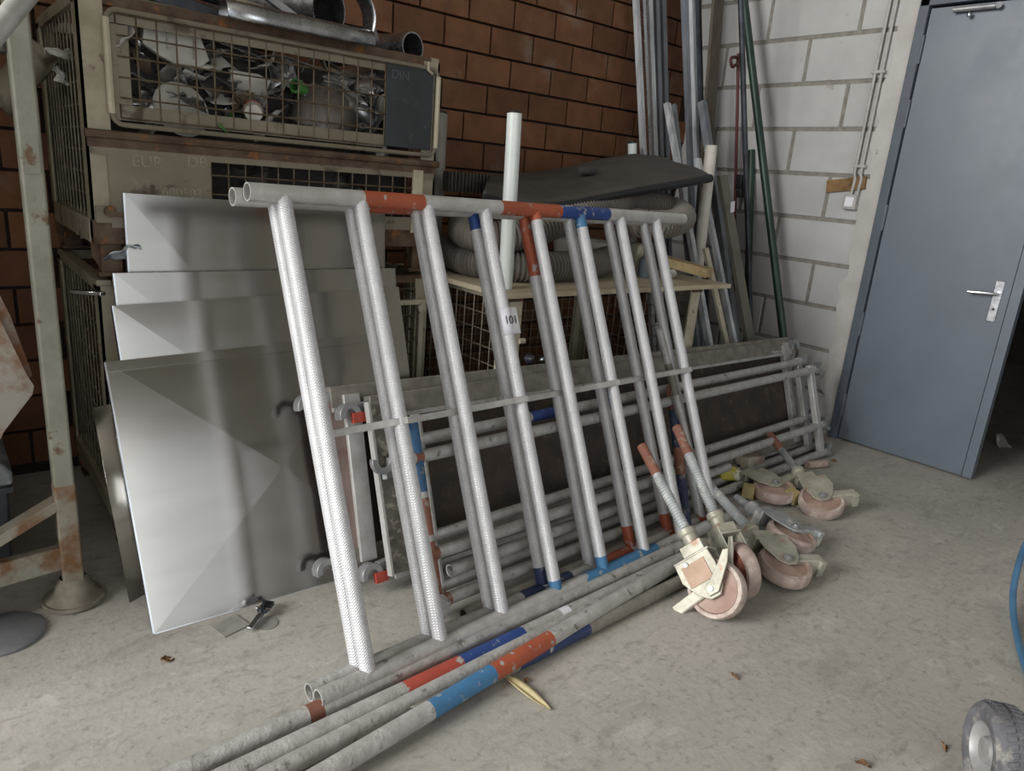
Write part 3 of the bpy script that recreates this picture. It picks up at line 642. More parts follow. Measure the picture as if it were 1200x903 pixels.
for i in range(26):
    a = V((rs.uniform(xa, xb-.2), yf+rs.uniform(.03, .2), rs.uniform(1.50, 1.76))); b = a+V((rs.uniform(.12, .45), rs.uniform(-.02, .1), rs.uniform(-.14, .06)))
    k = rs.choice((0, 1, 1, 2)); L_ = (b-a).length
    single('metal_strip', strip(a, b, rs.uniform(.006, .02), i, rs.uniform(.01, .05)), SCRAP[k], ('long' if L_ > .3 else 'short')+(' bright', ' grey', ' dark')[k]+' thin bent strip '+where(a.x, a.z), 'scrap', 'thin metal strips in the container', solid=.001)
# the packed fill behind them: one lump with a rough top and rough sides
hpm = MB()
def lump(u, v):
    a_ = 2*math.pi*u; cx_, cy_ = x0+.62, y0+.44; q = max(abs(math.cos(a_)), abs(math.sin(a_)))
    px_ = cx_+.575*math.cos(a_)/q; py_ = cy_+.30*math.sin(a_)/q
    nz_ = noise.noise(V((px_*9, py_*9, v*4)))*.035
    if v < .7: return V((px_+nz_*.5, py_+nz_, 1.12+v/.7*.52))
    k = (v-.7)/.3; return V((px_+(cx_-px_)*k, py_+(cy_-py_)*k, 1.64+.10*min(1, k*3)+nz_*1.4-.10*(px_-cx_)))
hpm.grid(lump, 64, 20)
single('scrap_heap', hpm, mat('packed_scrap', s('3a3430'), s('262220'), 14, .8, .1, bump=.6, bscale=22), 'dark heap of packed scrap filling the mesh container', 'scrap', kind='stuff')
# pieces one can tell apart
def pl_at(x, y, d=.03): return aty(x, y, y0+d)
pn = pl_at(203, 48, .05)
wp = MB().prism([(-.08, .065), (.08, .035), (.11, -.04), (.08, -.065), (.0, -.065), (-.04, -.05), (-.09, -.02)], pn, X, Z, (0, 1, 0), .03)
single('plastic_tray', wp.box(pn+V((-.02, -.004, .02)), (.004, .01, .09)).box(pn+V((.06, -.004, .0)), (.004, .01, .09)), SCRAP[3], 'pale ribbed plastic tray behind the container wires', 'scrap', bevel=.006)
p = pl_at(140, 38, .05); single('bent_sheet', crumple(p, .17, 5, asp=.6, amp=.16, n=8), SCRAP[3], 'white rounded bent sheet in the left corner of the container', 'scrap', solid=.0015)
p = pl_at(213, 128, .06); single('pale_disc', MB().lathe([(0, .004), (.085, .004), (.09, 0), (.085, -.006), (0, -.006)], p, (0.15, -1, .35), 24), SCRAP[3], 'round pale disc low in the container scrap', 'disc')
p = pl_at(378, 138, .13); single('plastic_bag', MB().lathe([(.002, -.11), (.07, -.10), (.12, -.05), (.12, .03), (.08, .095), (.03, .12), (.002, .12)], p, (.3, -.2, .9), 18), BAG, 'grey translucent looking bag bulging against the container wires', 'bag')
for v_ in bpy.data.objects['plastic_bag'].data.vertices: v_.co += V(noise.noise_vector(v_.co*22))*.016
p = pl_at(268, 145, .02); single('green_scrap', crumple(p, .11, 8, asp=.4, amp=.2), GREENB, 'green plastic scrap at the bottom of the container front', 'scrap', solid=.001)
p = pl_at(350, 102, .03); single('green_bottle_neck', MB().lathe([(.0, -.03), (.02, -.03), (.024, 0), (.024, .02), (.018, .022), (.018, 0)], p, (-.8, -.5, .1), 14), GREENB, 'green bottle neck pointing left among the scrap', 'bottle')
p = pl_at(297, 131, .03); single('orange_cap', MB().lathe([(0, .03), (.028, .03), (.034, .0), (.034, -.03), (0, -.035)], p, (-.3, -.9, -.2), 18, mats=[0, 0, 1, 1]), [SCRAP[3], ORANGEB], 'round white and orange cap low in the scrap', 'cap')
a = pl_at(250, 46, .06); b = pl_at(346, 93, .05)
single('metal_strip', strip(a, b, .03, 77, .012), STEEL, 'long bright curved strip sloping down to the right behind the wires', 'scrap', solid=.0015)
single('metal_strip', strip(pl_at(380, 94, .05), pl_at(432, 113, .05), .016, 78, .008), STEEL, 'bright narrow strip beside the grey bag', 'scrap', solid=.0015)
# white snippets caught in the left side mesh
for (xx, yy, sz, lab) in ((70, 63, .07, 'white scrap sticking out of the side mesh, upper piece'), (71, 88, .06, 'white scrap sticking out of the side mesh, lower piece'), (96, 276, .04, 'small white and orange scrap at the bottom of the side mesh')):
    p = atx(xx, yy, x0-.01) if xx < 90 else atx(xx, yy, x0+.01)
    single('plastic_snippet', crumple(p, sz, xx, amp=.3, asp=.7), SCRAP[3], lab, 'scrap', solid=.001)
# tubes and profiles lying on top of the upper container; its rim is at zt
zr = 1.94
def pipe(a, b, r, th, m, name, label, cat, n=26):
    a, b = V(a), V(b); d = (b-a).normalized(); Lh = (b-a).length
    return single(name, MB().lathe([(r, 0), (r, Lh), (r-th, Lh), (r-th, 0), (r, 0)], a, d, n), m, label, cat)
e = aty(484, 55, 2.63); pipe(e, e+V((-.10, .55, .0)), .054, .005, STEEL, 'steel_tube', 'bright round tube with its open end over the container corner', 'tube')
e = aty(386, 12, 2.78); pipe(e, e+V((-.22, .52, .03)), .088, .004, STEEL, 'duct_pipe', 'wide round duct pipe lying open ended on top of the scrap', 'pipe')
# half round gutter along the front rim
a = aty(262, 26, 2.545); b = aty(433, 60, 2.555); d = (b-a).normalized(); dy = V((0, 1, 0)); up_ = d.cross(dy)*-1
gt = MB()
def gut(u, v):
    t = math.radians(-205+v*215); return a.lerp(b, u)+V((0, 0, 1))*(.042*math.sin(-t)) + V((0, 1, 0))*(.045*math.cos(t))+V((0, 0, .026))
gt.grid(gut, 4, 14)
single('gutter', gt, STEEL, 'bright folded gutter lying along the container front rim', 'gutter', solid=.003)
# curved duct collar at the right end of the gutter
c = aty(414, 22, 2.66); cl_ = MB()
def collar(u, v):
    t = math.radians(-75+150*v); q = V((math.cos(t), -.3, math.sin(t)))
    return c+V((.055*math.cos(t)*1.2, -.05+u*.10, .09*math.sin(t)-.0))
cl_.grid(collar, 3, 16)
single('duct_collar', cl_, STEEL, 'curved strip of duct collar standing above the gutter end', 'duct', solid=.003)
single('flat_bar', MB().bar(aty(424, -12, 2.75), aty(440, 48, 2.68), .03, .006, (0, 1, 0)), STEEL, 'upright flat bar beside the round tube', 'bar')
for i, (xa_, ya_, xb_, yb_, dd, wdt, m, lab) in enumerate([(150, -18, 268, 26, 2.72, .045, STEEL_DARK, 'black square tube lying behind the gutter'), (190, -22, 300, 12, 2.85, .04, STEEL_DARK, 'second black tube further back on the scrap'),
        (228, -15, 340, 24, 2.80, .03, CREAM, 'beige flat profile crossing the scrap'), (300, -14, 348, 22, 2.66, .026, STEEL_DULL, 'grey flat bar sloping towards the gutter'), (128, -4, 232, 20, 2.64, .028, KHAKI, 'khaki angle profile along the rim')]):
    single('profile_bar', MB().bar(aty(xa_, ya_, dd), aty(xb_, yb_, dd), wdt, wdt*.8, (0, 1, 0)), m, lab, 'profile', bevel=.003)

# ------------------------------------------------------------------ cross creased sheet metal panels leaning on the containers
def panel(TL, TR, lean, label, lip=.022, zb=.003, foot=None):
    TL, TR = V(TL), V(TR); w_ = V((0, -lean, -1)).normalized()
    u = (TR-TL).normalized()
    w_ = (w_-u*w_.dot(u)).normalized()
    k = (TL.z-zb)/-w_.z; BL = TL+w_*k; BR = TR+w_*((TR.z-zb)/-w_.z)
    n = u.cross(w_).normalized()
    if n.y > 0: n = -n
    t = thing('sheet_panel', label, 'sheet metal', (BL+BR)/2, 'creased sheet metal panels leaning on the containers')
    cen = (TL+TR+BL+BR)/4+n*.008+u*.03
    mb = MB().add([TL, TR, BR, BL, cen], [(0, 4, 1), (1, 4, 2), (2, 4, 3), (3, 4, 0)])
    o = part('face', mb, SHEET, t, solid=.0015)
    for pl in o.data.polygons: pl.use_smooth = False
    e = MB()
    for p, q in ((TL, BL), (TR, BR), (TL, TR), (BL, BR)):
        inn = ((cen-(p+q)/2)).normalized()
        e.bar(p-n*lip/2, q-n*lip/2, .0025, lip, n) if False else None
        d = (q-p).normalized(); s_ = d.cross(n)
        e.add([p, q, q-n*lip, p-n*lip, p+s_*.005, q+s_*.005, q-n*lip+s_*.005, p-n*lip+s_*.005], [(0, 1, 2, 3), (7, 6, 5, 4), (0, 4, 5, 1), (1, 5, 6, 2), (2, 6, 7, 3), (3, 7, 4, 0)])
    part('folded_edge', e, SHEET_EDGE, t)
    return t, TL, TR, BL, BR, n
panel(aty(146, 226, 2.55), aty(451, 247, 2.555), .10, 'tallest sheet metal panel leaning rearmost against the container front')
panel(aty(134, 320, 2.475), aty(463, 314, 2.475), .19, 'sheet metal panel leaning second from the back')
panel(aty(133, 358, 2.405), aty(467, 336, 2.405), .28, 'sheet metal panel leaning third from the back')
t1, TL, TR, BL, BR, n_ = panel(aty(124, 424, 2.325), aty(432, 391, 2.325), .40, 'front sheet metal panel reaching down to the floor, showing crossed creases')
wl = (BL-TL).normalized(); part('top_lip', MB().bar(TL+wl*.016+n_*.004, TR+wl*.016+n_*.004, .03, .003, n_), SHEET, t1)
# narrow sheet peeping out at the left
a = aty(108, 478, 2.36); b = aty(130, 472, 2.40); c_ = atz(152, 706, .02); d_ = atz(170, 690, .02)
single('sheet_panel', MB().add([a, b+V((.2, .06, 0)), d_+V((.2, .08, 0)), c_], [(0, 1, 2, 3)]), SHEET, 'narrow sheet metal edge peeping out left of the front panel', 'sheet metal', 'creased sheet metal panels leaning on the containers', solid=.003)
# cloth scrap and chrome clip beside the panels
p = aty(146, 297, 2.53); single('printed_bag', crumple(p, .10, 12, asp=1.3, amp=.25, n=8), mat('white_blue_bag', s('c9d3dd'), s('5d6f85'), 16, .4, lo=.5, hi=.62), 'crumpled white and blue bag beside the tallest panel', 'bag', solid=.002)
a = aty(85, 341, 2.47); b = aty(121, 344, 2.40)
single('chrome_strip', MB().bar(a, b, .025, .012, (0, 0, 1)), CHROME, 'short chrome strip poking out left of the panels', 'strip', bevel=.002)

# ------------------------------------------------------------------ stacking rack at the far left
rk = thing('stacking_rack', 'rust flecked cream steel rack with flared foot at left edge', 'rack', (.23, 2.306, 0))
PX, PY = .240, 2.33
part('post', MB().box((PX, PY, .99), (.052, .06, 1.74)), RACK, rk, bevel=.006)
part('post_base', MB().box((PX, PY, .235), (.056, .064, .33)), RACK_LO, rk, bevel=.006)
part('foot', MB().lathe([(.035, .085), (.045, .07), (.062, .03), (.078, .016), (.086, .018), (.088, .006), (.075, 0), (0, 0)], (PX, PY, 0), (0, 0, 1), 28), mat('dusty_foot', s('8b8476'), s('71695c'), 14, .8, bump=.25), rk)
part('post_plate', MB().box((PX, PY-.032, 1.33), (.034, .004, .09)), RACK, rk)
part('beam', MB().bar((PX, PY+.0, .16), (-.60, PY-.105, .16), .035, .075, (0, 0, 1)), RACK_LO, rk, bevel=.004)
part('brace', MB().bar((PX-.01, PY, .345), (-.28, PY-.04, .10), .03, .06, (0, 1, 0)), RACK_LO, rk, bevel=.003)
part('rear_post', MB().box((-.03, 3.18, .80), (.09, .08, 1.6)), RACK_DK, rk, bevel=.004)
for zz in (.75, 1.55): part('rear_rail', MB().bar((-.03, 3.16, zz), (-.62, 3.16, zz), .03, .06, (0, 0, 1)), RACK_DK, rk)
part('side_rail', MB().bar((PX-.02, PY, 1.60), (-.03, 3.16, 1.60), .03, .05, (0, 0, 1)), RACK_DK, rk)
part('rear_foot', MB().lathe([(.045, .10), (.085, .035), (.12, .008), (.10, 0), (0, 0)], (-.03, 3.18, 0), (0, 0, 1), 16), RACK_DK, rk)
# round tube through the rack top and the brown beam behind it
a = aty(38, -14, 2.0); b = aty(-24, 60, 1.85); single('rack_tube', MB().tube([a, b], .021, 16), ALU, 'blurred grey tube crossing the top left corner', 'tube')
a = aty(52, 60, 2.9); b = aty(-6, 122, 2.9); single('brown_pole', MB().tube([a, b], .05, 12), KHAKI, 'brownish round pole behind the rack post', 'pole')
# blotched orange panels standing in the rack
op = MB().prism([(-.35, .0), (-.02, .02), (.075, .30), (.06, .36), (-.06, .62), (-.14, .75), (-.4, .82)], atz(-30, 560, .42)+V((.02, .1, .05)), X, Z, (0, 1, 0), .03)
q = aty(-40, 525, 2.52)
def ppx(pts, Y, th): 
    return MB().add([aty(x, y, Y) for x, y in pts]+[aty(x, y, Y)+V((0, th, 0)) for x, y in pts], [tuple(range(len(pts))), tuple(range(2*len(pts)-1, len(pts)-1, -1))]+[(i, len(pts)+i, len(pts)+(i+1) % len(pts), (i+1) % len(pts)) for i in range(len(pts))])
single('blotched_panel', ppx([(-40, 340), (-5, 365), (10, 395), (32, 440), (40, 452), (38, 462), (5, 505), (-5, 525), (-40, 540)], 2.50, .025), ORRUST, 'orange and white blotched panel poking out of the rack', 'panel')
single('blotched_panel', ppx([(-40, 300), (-8, 330), (12, 370), (33, 425), (38, 440), (30, 446), (-10, 440), (-40, 430)], 2.60, .025), ORRUST, 'darker orange blotched panel behind the front one in the rack', 'panel')
# dark plastic crate with a dusty lid
cr = thing('plastic_crate', 'dark grey plastic crate with dusty lid under the rack', 'crate', (-.05, 2.62, 0))
cb = atz(22, 667, .03)
part('body', MB().prism([(-.5, 0), (-.015, 0), (0, .30), (-.5, .30)], (cb.x, cb.y+.0, .03), X, Z, (0, 1, 0), .38), CRATE, cr, bevel=.008)
part('lid', MB().prism([(-.5, 0), (.012, 0), (.014, .04), (-.02, .085), (-.07, .105), (-.5, .115)], (cb.x, cb.y-.012, .33), X, Z, (0, 1, 0), .40), CRATELID, cr, bevel=.01)
part('rib', MB().box((cb.x-.06, cb.y-.004, .18), (.012, .012, .26)).box((cb.x-.16, cb.y-.004, .18), (.012, .012, .26)), CRATE, cr)
part('rim', MB().box((cb.x-.24, cb.y-.006, .315), (.50, .012, .018)), CRATE, cr)
dk = atz(2, 741, .01)
single('steel_disc', MB().lathe([(0, .014), (.10, .014), (.108, .008), (.108, 0), (0, 0)], (dk.x-.0, dk.y, 0), (0, 0, 1), 32), mat('dusty_disc', s('84868a'), s('74767a'), 10, .6, .2), 'flat dusty grey disc lying on the floor at the left edge', 'disc')

# ------------------------------------------------------------------ board on the third container and what lies on it
ZB_ = .945
bdc = atz(592, 344, ZB_); bdr = atz(845, 331, ZB_)
BX0, BX1, BY0, BY1 = bdc.x, bdr.x+.02, bdc.y, 3.0
bd = MB().box(((BX0+BX1)/2, (BY0+BY1)/2, ZB_-.011), (BX1-BX0, BY1-BY0, .022))
single('shelf_board', bd, WOODP, 'pale melamine board laid on the third mesh container', 'board', bevel=.002)
def ribbed(path, r, pitch, depth, n=16, closed=False):
    # path: dense list; resample by arc length and modulate the radius into ribs
    P = [V(p) for p in path]; L_ = [0]
    for a, b in zip(P[:-1], P[1:]): L_.append(L_[-1]+(b-a).length)
    tot = L_[-1]; k = int(tot/pitch)*4; out = []; rr = []; j = 0
    for i in range(k+1):
        d = tot*i/k
        while j < len(L_)-2 and L_[j+1] < d: j += 1
        f = (d-L_[j])/max(1e-9, L_[j+1]-L_[j]); out.append(P[j].lerp(P[j+1], f)); rr.append(r-depth*(0, 0, 1, 1)[i % 4])
    return MB().tube(out, rr, n, hollow=.006)
def spline(pts, k=14):
    pts = [V(p) for p in pts]; q = [pts[0]*2-pts[1]]+pts+[pts[-1]*2-pts[-2]]; out = []
    for i in range(1, len(q)-2):
        for t in range(k):
            u = t/k; a, b, c, d = q[i-1:i+3]
            out.append(.5*((2*b)+(c-a)*u+(2*a-5*b+4*c-d)*u*u+(3*b-a-3*c+d)*u*u*u))
    out.append(pts[-1]); return out
HR = .068
def hp_(x, y, Y): return aty(x, y, Y)
lowz = ZB_+HR
# lower loop lies on the board: front bulge, back to the wall
def bz(x, y, z): return atz(x, y, z)
low = [aty(528, 296, 2.95), aty(540, 306, 2.70), aty(572, 316, 2.46), aty(620, 322, 2.34), aty(668, 322, 2.33), aty(708, 314, 2.40), aty(734, 294, 2.55), aty(742, 272, 2.72)]
for p in low: p.y += .05; p.z = max(p.z, lowz)
single('ribbed_hose', ribbed(spline(low), HR, .019, .010), HOSE, 'lower grey ribbed hose bent in a loop on the board', 'hose', 'ribbed hoses on the board')
hz = lowz+.16
upl = [aty(542, 262, 2.85), aty(545, 272, 2.62), aty(575, 278, 2.44), aty(622, 272, 2.40), aty(665, 256, 2.42), aty(705, 243, 2.46), aty(745, 239, 2.50), aty(782, 243, 2.48), aty(800, 254, 2.38), aty(786, 262, 2.30), aty(755, 262, 2.34), aty(735, 258, 2.55)]
single('ribbed_hose', ribbed(spline(upl), HR, .019, .010), HOSE, 'upper grey ribbed hose curling over to a rounded right end', 'hose', 'ribbed hoses on the board')
# white basin and beige tub inside the hose loop
p = V((2.62, 2.66, ZB_)); single('white_basin', MB().lathe([(0, 0), (.10, 0), (.135, .03), (.16, .15), (.165, .16), (.152, .155), (.13, .03), (0, .02)], p, (0, 0, 1), 28), PVC_DIRTY, 'off white plastic basin inside the hose loop', 'basin')
a = aty(742, 300, 2.5)
bg_ = MB().prism([(0, 0), (.13, .0), (.13, .14), (.10, .16), (.02, .16)], V((a.x, 2.48, ZB_)), X, Z, (0, 1, 0), .1)
single('beige_tub', bg_, CREAM_LT, 'beige curved plastic piece right of the hose loop', 'tub', bevel=.015)
single('small_bottle', MB().lathe([(0, 0), (.03, 0), (.032, .01), (.032, .09), (.015, .11), (.015, .125), (0, .125)], V((2.83, 2.42, ZB_)), (0, 0, 1), 14), mat('dull_blue_plastic', s('6b747c'), s('5b636b'), 8, .5), 'small bluish bottle beside the beige piece', 'bottle')
# wooden block and tube ends near the right end of the board
a = atz(800, 316, ZB_+.05); b = atz(828, 327, ZB_+.02)
single('wooden_block', MB().bar(a+V((-.02, .12, .035)), b+V((.02, -.0, .03)), .10, .045, (0, 0, 1)), WOODE, 'pale wooden block lying on the right end of the board', 'block', bevel=.003)
p = atz(788, 320, ZB_+.03); single('fitting', MB().lathe([(.0, .0), (.012, 0), (.012, -.01), (.02, -.01), (.024, 0), (.024, .09), (0, .09)], p, (.75, .66, 0), 12), CHROME, 'small chrome fitting under the wooden block', 'fitting')
# dark plastic hood lying over the hoses
def hood():
    mb = MB()
    ol = [(512, 208), (560, 203), (612, 206), (664, 200), (705, 190), (742, 184), (775, 186), (798, 196), (815, 200), (834, 199), (834, 211), (800, 217), (757, 222), (715, 231), (660, 240), (600, 236), (540, 232), (512, 226)]
    return ol
hd = thing('plastic_hood', 'dark grey plastic hood lying across the hoses', 'hood', (2.5, 2.7, 1.25))
# surface built as a lofted slab: back edge high, front edge low
back = [aty(x, y, 3.02) for x, y in [(575, 206), (595, 204), (622, 203), (664, 197), (705, 187), (742, 181), (775, 184), (800, 194)]]
front = [aty(x, y, 2.42) for x, y in [(566, 226), (590, 234), (630, 240), (672, 235), (715, 227), (757, 219), (795, 213), (832, 206)]]
k_ = len(back)
def hood_pt(u, v, off=0):
    f = u*(k_-1); i = min(int(f), k_-2); t = f-i
    A = back[i].lerp(back[i+1], t); B = front[i].lerp(front[i+1], t)
    p = A.lerp(B, v); p.z += .035*math.sin(math.pi*v)*(.3+.7*math.sin(math.pi*u))-off; return p
hb = MB().grid(hood_pt, 36, 12)
part('shell', hb, HOODM, hd, solid=.012)
ed = [hood_pt(i/40, 1)+V((0, -.005, -.012)) for i in range(41)]
part('rolled_edge', MB().tube(ed, [.010+.012*(i/40) for i in range(41)], 8), BLACK, hd)
hg = aty(684, 207, 2.66)
part('grip', MB().lathe([(0, -.055), (.016, -.052), (.022, -.03), (.022, .03), (.016, .052), (0, .055)], hg+V((0, -.02, .03)), (1, .05, .08), 14), HOODM, hd)
bs = thing('ridged_brush', 'grey ridged comb like block behind the white pipe', 'brush', aty(548, 222, 2.9))
bc = aty(547, 214, 2.9)
part('body', MB().box(bc, (.24, .05, .09)), mat('ridged_grey', s('5d5a52'), s('4c4942'), 20, .8), bs)
rb_ = MB()
for i in range(12): rb_.box(bc+V((-.11+i*.02, -.03, 0)), (.008, .02, .09))
part('ridges', rb_, mat('ridged_grey', s('5d5a52')), bs, kind='stuff')
# PVC pipes
def pv(x, y, xx, yy, Y0, Y1, r, m, label, cap=None):
    a = aty(x, y, Y0); b = aty(xx, yy, Y1)
    t = thing('plastic_pipe', label, 'pipe', a, 'plastic pipes standing in the clutter')
    part('pipe_wall', MB().tube([a, b], r, 18, hollow=.004), m, t)
    if cap: part('end_cap', MB().lathe([(0, .012), (r*.9, .012), (r*.95, 0), (r*.95, -.01)], b, (b-a).normalized(), 16), BLACK, t)
    return t
pb = atz(592, 338, ZB_); dlt = aty(603, 133, pb.y+.03)
t = thing('plastic_pipe', 'tall white plastic pipe standing on the board behind the fourth rung', 'pipe', pb, 'plastic pipes standing in the clutter')
part('pipe_wall', MB().tube([pb+V((0, .0, .0)), dlt], .029, 18, hollow=.004), PVC, t); part('end_cap', MB().lathe([(0, .008), (.02, .008), (.024, 0), (.024, -.01)], dlt, (0, .1, 1), 16), BLACK, t)
pv(507, 330, 517, 134, 3.0, 3.12, .032, PVC_GREY, 'grey plastic pipe standing beside the upper container', True)
pv(741, 235, 741, 168, 3.1, 3.12, .027, PVC, 'short white pipe end behind the dark hood', True)
pv(818, 312, 834, 170, 2.62, 2.62, .033, PVC_DIRTY, 'dirty white plastic pipe right of the dark hood')
# stub tubes and glassware in front of the open container
pv(777, 402, 772, 380, 2.3, 2.3, .024, PVC_DIRTY, 'short white tube stub in front of the open container')
for (xx, yy, r, m, lab) in ((620, 420, .024, mat('glassy_grey', s('55525a'), s('3d3b42'), 9, .2, .2), 'small glassy ball on the platform top rail'), (634, 421, .014, CHROME, 'small metal ring on the platform top rail')):
    p = aty(xx, yy, 2.20)
    single('round_fitting', MB().lathe([(0, -r), (r*.7, -r*.7), (r, 0), (r*.7, r*.7), (0, r)], p, (0, -1, .2), 14), m, lab, 'fitting')

# ------------------------------------------------------------------ steel profiles and poles in the corner
def stud(label, x, y, xx, yy, Y0, Y1, wd, dp, m, grp='steel profiles leaning in the corner', ext=0, fl=.008, name='steel_stud'):
    """C profile between two pixels at the depths Y0 (top) and Y1 (bottom)"""
    a = aty(x, y, Y0); b = aty(xx, yy, Y1); d = (b-a).normalized(); a = a-d*ext
    if b.z > .01:
        b = b+d*((b.z-.004)/-d.z) if d.z < 0 else b
    up = V((0, -1, 0)); sx = d.cross(up).normalized(); ny = sx.cross(d).normalized()
    if ny.y > 0: ny = -ny
    o_ = MB().prism([(-wd/2, 0), (wd/2, 0), (wd/2, -dp), (wd/2-fl*.35, -dp), (wd/2-fl*.35, -fl*.35), (-wd/2+fl*.35, -fl*.35), (-wd/2+fl*.35, -dp), (-wd/2, -dp)], a, sx, ny, d, (b-a).length)
    return single(name, o_, m, label, 'profile', grp, bevel=0)
for i, (xx, wd, m, lab) in enumerate([(747.5, .030, GALV, 'bright galvanised profile at the left of the tall bundle'), (755, .026, SHEET_EDGE, 'shiny narrow profile second in the tall bundle'), (763, .034, GALV, 'wide galvanised profile in the middle of the tall bundle'), (771, .03, GALV2, 'grey profile fourth in the tall bundle'), (779, .034, GALV2, 'darker grey profile at the right of the tall bundle')]):
    stud(lab, xx, 0, xx+9-i*1.2, 185, 3.30+.008*i, 3.12+.012*i, wd, .03, m, ext=.35)
for i, (xx, wd, m, lab) in enumerate([(804, .032, GALV2, 'grey profile at the left of the narrow pair'), (813, .03, GALV, 'ribbed grey profile in the middle of the corner'), (820.5, .022, STEEL_DARK, 'dark narrow profile at the right of the corner profiles')]):
    stud(lab, xx, 0, xx+7-i, 195, 3.22-.03*i, 3.10-.03*i, wd, .03, m, ext=.35)
stud('weathered grey board tapering behind the dirty white pipe', 843, 0, 829, 180, 3.10, 2.93, .10, .02, WOODG, ext=.3, fl=.05, name='grey_plank')
stud('galvanised stud with a blunt top leaning left of the corner profiles', 784, 120, 833, 398, 3.0, 2.35, .035, .03, GALV)
stud('thin galvanised stud beside the blunt topped one', 792, 122, 812, 330, 3.05, 2.55, .026, .03, GALV2)
stud('galvanised stud rising behind the dirty white pipe', 826, 118, 866, 398, 2.95, 2.35, .042, .04, GALV2)
stud('bright edged stud right of the pale wooden strip', 820, 185, 862, 396, 2.75, 2.32, .028, .03, GALV)
stud('pale wooden strip with nail holes among the studs', 828, 290, 852, 398, 2.50, 2.32, .034, .018, CREAM_LT, fl=.03, name='wooden_strip')
stud('wide dull grey green board leaning against the white wall', 848, 205, 880, 394, 2.62, 2.30, .075, .025, mat('grey_green_board', s('77776c'), s('67675d'), 6, .6, .2), fl=.05, name='grey_board')
p = aty(855, 242, 2.515); single('paper_sticker', MB().box(p+V((0, -.02, 0)), (.035, .003, .06), R=Matrix.Rotation(-.2, 3, 'Y')), PAPER, 'white paper sticker near the top of the grey green board', 'sticker')
def pole(name, label, pts, r, m, cat='pole', n=10):
    return single(name, MB().tube(pts, r, n), m, label, cat, 'poles leaning on the white wall')
a = aty(872, 0, 2.95); b = aty(921, 420, 2.25); d = (b-a).normalized()
pole('green_pole', 'long dark green pole leaning on the white wall nearest the door', [a-d*.3, b+d*.2], .024, GREENP)
a = aty(868, 0, 2.72); b = aty(876, 260, 2.62); d = (b-a).normalized()
pole('dark_pole', 'thin black pole beside the red hooked rod', [a-d*.3, b+d*1.1], .016, STEEL_DARK)
a = aty(881, 176, 2.85); b = aty(876, 350, 2.62)
pole('green_pole', 'short dark green pole with a square cut top', [a, b+(b-a).normalized()*.35], .022, GREENP)
a = aty(865, 78, 3.0); b = aty(861, 265, 2.85); c_ = aty(857, 78, 3.0)
hk = spline([b, a, aty(864, 75, 3.0), aty(858, 78, 3.0), aty(857, 68, 3.0), aty(866, 67, 3.0)], 6)
pole('hooked_rod', 'thin rusty red rod with a hook at its top', [b+(b-a).normalized()*.9]+hk, .010, REDROD, 'rod', 8)
p = aty(868, 213, 2.86); single('pole_clamp', MB().box(p, (.05, .04, .09)).box(p+V((0, -.01, -.07)), (.04, .03, .06)), BLACK, 'small black clamp on the red rod', 'clamp', bevel=.006)
# conduits, timber offcut and switch on the white wall
for (yt, lab) in ((2.139, 'grey cable conduit on the white wall, the one further from the door'), (2.103, 'grey cable conduit on the white wall, the one nearer the door')):
    single('cable_conduit', MB().tube([(XW-.026, yt-.006, 3.2), (XW-.026, yt, 1.56), (XW-.026, yt-.01, 1.53), (XW-.026, yt-.004, 1.44)], .0085, 8), SWITCH, lab, 'conduit', 'conduits down to the switch')
for zz in (2.10, 1.60): single('conduit_clip', MB().box((XW-.02, 2.12, zz), (.03, .075, .018)), SWITCH, 'small plastic clip holding the conduits, %s' % ('upper one' if zz > 2 else 'just above the timber offcut'), 'clip', bevel=.003)
tb_ = MB().bar((XW-.013, 2.295, 1.478), (XW-.013, 2.068, 1.512), .07, .022, (1, 0, 0)); single('timber_offcut', tb_, TIMBER, 'brown timber offcut fixed behind the conduits', 'timber')
sw = thing('light_switch', 'white surface switch box under the conduits', 'switch', (XW-.03, 2.128, 1.36))
part('box', MB().box((XW-.022, 2.128, 1.40), (.042, .075, .085)), SWITCH, sw, bevel=.005); part('rocker', MB().box((XW-.046, 2.128, 1.40), (.008, .05, .055)), PAPER, sw, bevel=.002)

